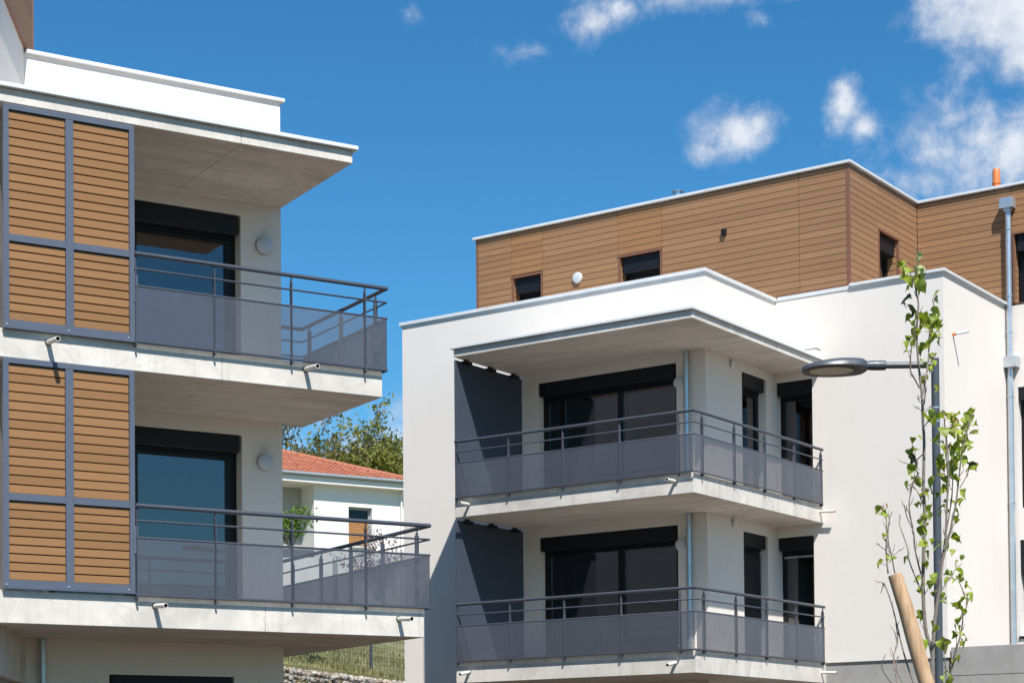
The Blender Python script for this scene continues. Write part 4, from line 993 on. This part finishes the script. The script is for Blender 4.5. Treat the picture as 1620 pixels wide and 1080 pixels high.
LEAVES = [
 (2.49,11.905,4.796,0,0.93),(2.531,11.963,4.776,0,0.95),(2.476,11.844,4.712,0,1.06),(2.564,12.15,4.759,0,1.23),(2.618,12.095,4.756,0,0.98),(2.63,12.013,4.74,0,1.0),
 (2.507,11.882,4.645,0,0.93),(2.598,11.897,4.657,0,1.29),(2.629,12.118,4.72,0,1.23),(2.564,12.108,4.507,0,0.97),(2.556,11.932,4.447,0,1.16),(2.63,12.083,4.501,0,1.26),
 (2.672,12.137,4.489,0,0.92),(2.689,12.038,4.477,0,1.18),(2.702,12.002,4.516,0,0.96),(2.728,11.99,4.448,0,0.92),(2.705,12.156,4.451,0,1.26),(2.704,12.017,4.418,0,1.01),
 (2.748,12.147,4.406,0,1.13),(2.718,12.138,4.374,0,1.25),(2.576,12.003,4.398,0,1.06),(2.547,12.036,4.361,0,1.07),(2.498,11.878,4.281,0,1.01),(2.646,12.113,4.321,0,0.9),
 (2.609,11.837,4.259,0,1.16),(2.598,11.921,4.693,0,1.12),(2.693,11.99,4.477,0,1.03),(2.777,12.179,4.462,0,0.97),(2.586,11.969,4.836,1,0.88),(2.603,12.048,4.804,1,0.91),
 (2.61,11.948,4.753,1,1.1),(2.694,11.935,4.589,1,1.02),(2.561,12.146,4.64,2,1.09),(2.523,11.842,4.514,2,1.16),(2.574,12.095,4.552,2,1.36),(2.562,11.905,4.488,3,0.75),
 (2.598,11.884,4.405,3,0.79),(2.481,11.835,4.269,0,0.86),(2.653,12.143,4.331,0,0.95),(2.694,12.085,4.257,0,0.95),(2.653,11.827,4.162,0,0.73),(2.675,12.168,4.219,0,0.89),
 (2.661,11.968,4.155,0,0.94),(2.629,12.043,4.093,0,0.9),(2.688,11.926,4.021,0,0.7),(2.617,11.98,4.208,0,0.68),(2.665,11.957,3.856,0,1.36),(2.673,11.939,3.811,0,0.92),
 (2.691,11.836,3.827,0,1.0),(2.685,12.102,3.859,0,1.09),(2.538,11.925,3.691,0,0.96),(2.603,12.173,3.68,0,1.12),(2.518,11.895,3.509,0,0.95),(2.672,11.84,3.693,0,1.0),
 (2.705,12.064,3.72,0,0.99),(2.713,11.835,3.738,0,1.15),(2.772,11.91,3.84,0,1.38),(2.797,11.864,3.831,0,1.16),(2.851,12.099,3.803,0,1.11),(2.845,12.176,3.793,0,1.14),
 (2.859,11.907,3.803,0,1.11),(2.841,11.833,3.754,0,1.11),(2.902,11.909,3.868,0,1.33),(2.953,12.119,3.866,0,1.15),(2.899,11.831,3.712,0,1.04),(2.888,11.907,3.756,0,1.02),
 (2.816,11.903,3.72,0,1.32),(2.855,11.871,3.702,0,0.94),(2.881,12.154,3.723,0,1.18),(2.952,12.177,3.714,0,1.11),(2.902,12.144,3.679,0,1.22),(2.851,12.105,3.69,0,1.26),
 (2.915,11.998,3.653,0,0.96),(2.784,11.896,3.607,0,1.32),(2.776,12.144,3.686,0,1.35),(2.717,11.941,3.586,0,1.22),(2.748,12.108,3.56,0,1.22),(2.78,12.113,3.554,0,1.16),
 (2.827,12.056,3.598,0,1.24),(2.847,11.917,3.575,0,1.34),(2.857,12.164,3.568,0,0.95),(2.852,12.17,3.533,0,1.36),(2.743,12.061,3.486,0,0.94),(2.779,12.144,3.481,0,0.98),
 (2.954,12.169,3.544,0,1.23),(2.775,11.842,3.434,0,1.0),(2.763,12.049,3.407,0,1.18),(2.683,12.089,3.45,0,1.35),(2.846,11.899,3.36,0,0.92),(2.648,12.152,3.4,0,0.93),
 (2.598,12.136,3.482,0,0.97),(2.813,12.112,3.854,0,1.28),(2.933,12.136,3.887,0,1.17),(2.882,12.136,3.641,0,1.01),(2.804,12.062,3.564,0,1.07),(2.583,12.141,3.621,2,1.0),
 (2.929,11.99,3.551,2,0.91),(2.777,11.83,3.784,3,0.65),(2.788,12.034,3.792,3,0.8),(2.809,12.131,3.686,3,0.83),(2.792,11.87,3.809,3,0.76),(2.774,12.096,3.412,0,0.86),
 (2.823,11.824,3.337,0,0.96),(2.785,12.118,3.32,0,0.71),(2.801,12.016,3.312,0,0.81),(2.869,12.103,3.324,0,0.79),(2.63,11.904,3.258,0,0.85),(2.694,12.168,3.254,0,0.71),
 (2.593,11.861,3.206,0,0.89),(2.748,12.139,3.263,0,0.85),(2.804,11.976,3.193,0,0.97),(2.847,12.1,3.263,0,0.7),(2.659,12.137,3.189,0,0.75),(2.58,11.929,3.129,0,0.96),
 (2.802,11.972,3.083,0,0.95),(2.582,11.88,3.034,0,0.98),(2.602,11.883,3.031,0,0.73),(2.7,11.998,3.03,0,0.8),(2.758,12.015,3.045,0,0.99),(2.811,12.076,3.002,0,0.68),
 (2.625,11.932,2.97,0,0.87),(2.618,11.995,2.911,0,0.92),(2.818,11.994,2.929,0,0.71),(2.817,11.908,2.866,0,0.97),(2.832,11.948,2.837,0,0.94),(2.799,12.175,2.875,0,0.89),
 (2.779,12.064,2.82,0,0.89),(2.657,11.933,2.83,0,0.99),(2.652,11.988,2.796,0,0.99),(2.576,11.93,2.771,0,0.97),(2.875,12.103,2.819,0,0.89),(2.879,11.979,2.787,0,0.73),
 (2.534,12.098,2.977,0,0.8),(2.38,12.058,3.114,0,0.73),(2.39,11.85,2.936,0,0.73),(2.358,12.111,2.936,0,0.74),(2.609,12.145,3.319,0,0.81),(2.618,12.027,3.369,0,0.8),
 (2.519,12.043,3.433,0,0.71),(2.324,11.965,3.263,0,1.0),(2.335,11.885,3.258,3,0.74),(2.375,11.938,2.973,3,0.64),(2.335,11.828,3.052,3,0.57),(2.808,12.162,3.279,3,0.79),
 (2.701,12.108,2.754,0,0.95),(2.767,12.163,2.735,0,0.73),(2.736,12.03,2.683,0,0.85),(2.594,12.027,2.614,0,1.0),(2.588,12.094,2.586,0,1.01),(2.63,11.862,2.533,0,0.9),
 (2.72,12.063,2.421,0,0.93),(2.749,12.042,2.426,0,0.96),(2.786,11.929,2.65,0,1.0),(2.841,11.966,2.686,0,0.88),(2.917,12.143,2.688,0,0.92),(2.886,11.931,2.709,0,0.76),
 (2.847,11.938,2.617,0,0.89),(2.87,12.179,2.584,0,0.99),(2.825,11.964,2.513,0,0.82),(2.833,12.114,2.478,0,0.78),(2.852,11.968,2.463,0,0.68),(2.832,11.886,2.415,0,0.86),
 (2.814,12.07,2.307,0,0.89),(2.761,11.951,2.188,0,1.0),(2.753,12.044,2.239,0,0.73),(2.572,11.844,2.401,0,1.01),(2.619,12.176,2.843,0,0.99)]

YT = thing('young_tree', 'slender young tree with fresh pale green leaves in front of the lamp post', 'tree', (2.66, 12.0, 0))
o0 = Vector((2.66, 12.0, 0))
def smoothpts(L_):
    P_ = [Vector(q[:3]) for q in L_]; rr = [q[3] for q in L_]; out = []; ro = []
    for k in range(len(P_) - 1):
        p0 = P_[max(0, k - 1)]; p1 = P_[k]; p2 = P_[k + 1]; p3 = P_[min(len(P_) - 1, k + 2)]
        for s in (0, .34, .67):
            out.append(.5 * ((2 * p1) + (p2 - p0) * s + (2 * p0 - 5 * p1 + 4 * p2 - p3) * s * s + (3 * p1 - p0 - 3 * p2 + p3) * s ** 3)); ro.append(rr[k] + (rr[k + 1] - rr[k]) * s)
    out.append(P_[-1]); ro.append(rr[-1]); return [q - o0 for q in out], ro
rt_ = random.Random(17)
tw = MB()
for k, br in enumerate(BRANCHES):
    P_, rr = smoothpts(br); m = MB(); m.tube(P_, rr, 7); m.build('branch', M['bark'], YT, smooth=True)
    for j in range(2, len(P_) - 1):
        if rt_.random() < .55:
            d_ = (P_[j + 1] - P_[j]).normalized(); s_ = Vector((rt_.uniform(-1, 1), rt_.uniform(-1, 1), 0)); d2 = (d_ * .8 + s_ * .5).normalized(); ln = rt_.uniform(.02, .07)
            tw.tube([P_[j], P_[j] + d2 * ln * .6, P_[j] + d2 * ln + Vector((0, 0, ln * .2))], [.0022, .0026, .0008], 5)
o = tw.build('buds', M['leafbud'], YT); o['kind'] = 'stuff'
tk = MB(); tk.tube([(0.02, 0, -.05), (.01, 0, 1.0), (0, .005, 2.06)], [.030, .024, .018], 10); tk.build('trunk', M['bark'], YT, smooth=True)
def leaf_mesh(seed, mat):
    rr = random.Random(seed); prof = [(0, 0), (.07, .20), (.18, .36), (.34, .42), (.50, .38), (.68, .27), (.84, .14), (1.0, 0)]
    bend = rr.uniform(.2, 1.25); fold = rr.uniform(.1, .8); tws = rr.uniform(-.9, .9); mb = MB(); n = len(prof)
    for u, w in prof:
        for sgn in (-1, 0, 1):
            y = sgn * w * (1 + .08 * rr.uniform(-1, 1)); z = abs(sgn) * w * fold - bend * u * u * .6 + .05 * math.sin(u * 9 + seed) + sgn * tws * u * .3 + rr.uniform(-.02, .02)
            mb.v.append((u - bend * .15 * u * u, y, z))
    for k in range(n - 1):
        for q in (0, 1): a = k * 3 + q; mb.f.append((a, a + 1, a + 4, a + 3)); mb.mi.append(0)
    i = len(mb.v); mb.v += [(-.35, 0, .05), (-.33, .02, .06), (.02, .015, .01), (0, -.015, 0)]; mb.f.append((i, i + 1, i + 2, i + 3)); mb.mi.append(0)
    me = mb.mesh('leaf'); me.materials.append(mat)
    for pl in me.polygons: pl.use_smooth = True
    return me
LMS = [[leaf_mesh(k * 10 + j, M[nm]) for j in range(9)] for k, nm in enumerate(('leaf', 'leafpale', 'leafdark', 'leafbud'))]
extra = [(q[0] + rt_.uniform(-.035, .035), q[1] + rt_.uniform(-.05, .05), q[2] + rt_.uniform(-.04, .03), q[3], q[4] * .85) for q in LEAVES if rt_.random() < .78]
for (x, y, z, kd, s_) in LEAVES + extra:
    o = link('leaf', LMS[kd][rt_.randrange(9)], YT)
    sz = .068 * s_ * (.7 if kd == 3 else 1) * rt_.choice((.75, 1, 1, 1.2))
    a = rt_.uniform(0, 6.283); pitch = rt_.uniform(-.2, 1.0)
    mt = Matrix.Rotation(a, 4, 'Z') @ Matrix.Rotation(pitch, 4, 'Y') @ Matrix.Rotation(rt_.uniform(-.7, .7), 4, 'X')
    o.matrix_local = Matrix.Translation(Vector((x, y, z)) - o0 - (mt @ Vector((.4, 0, 0))) * sz) @ mt @ Matrix.Diagonal((sz, sz, sz, 1))
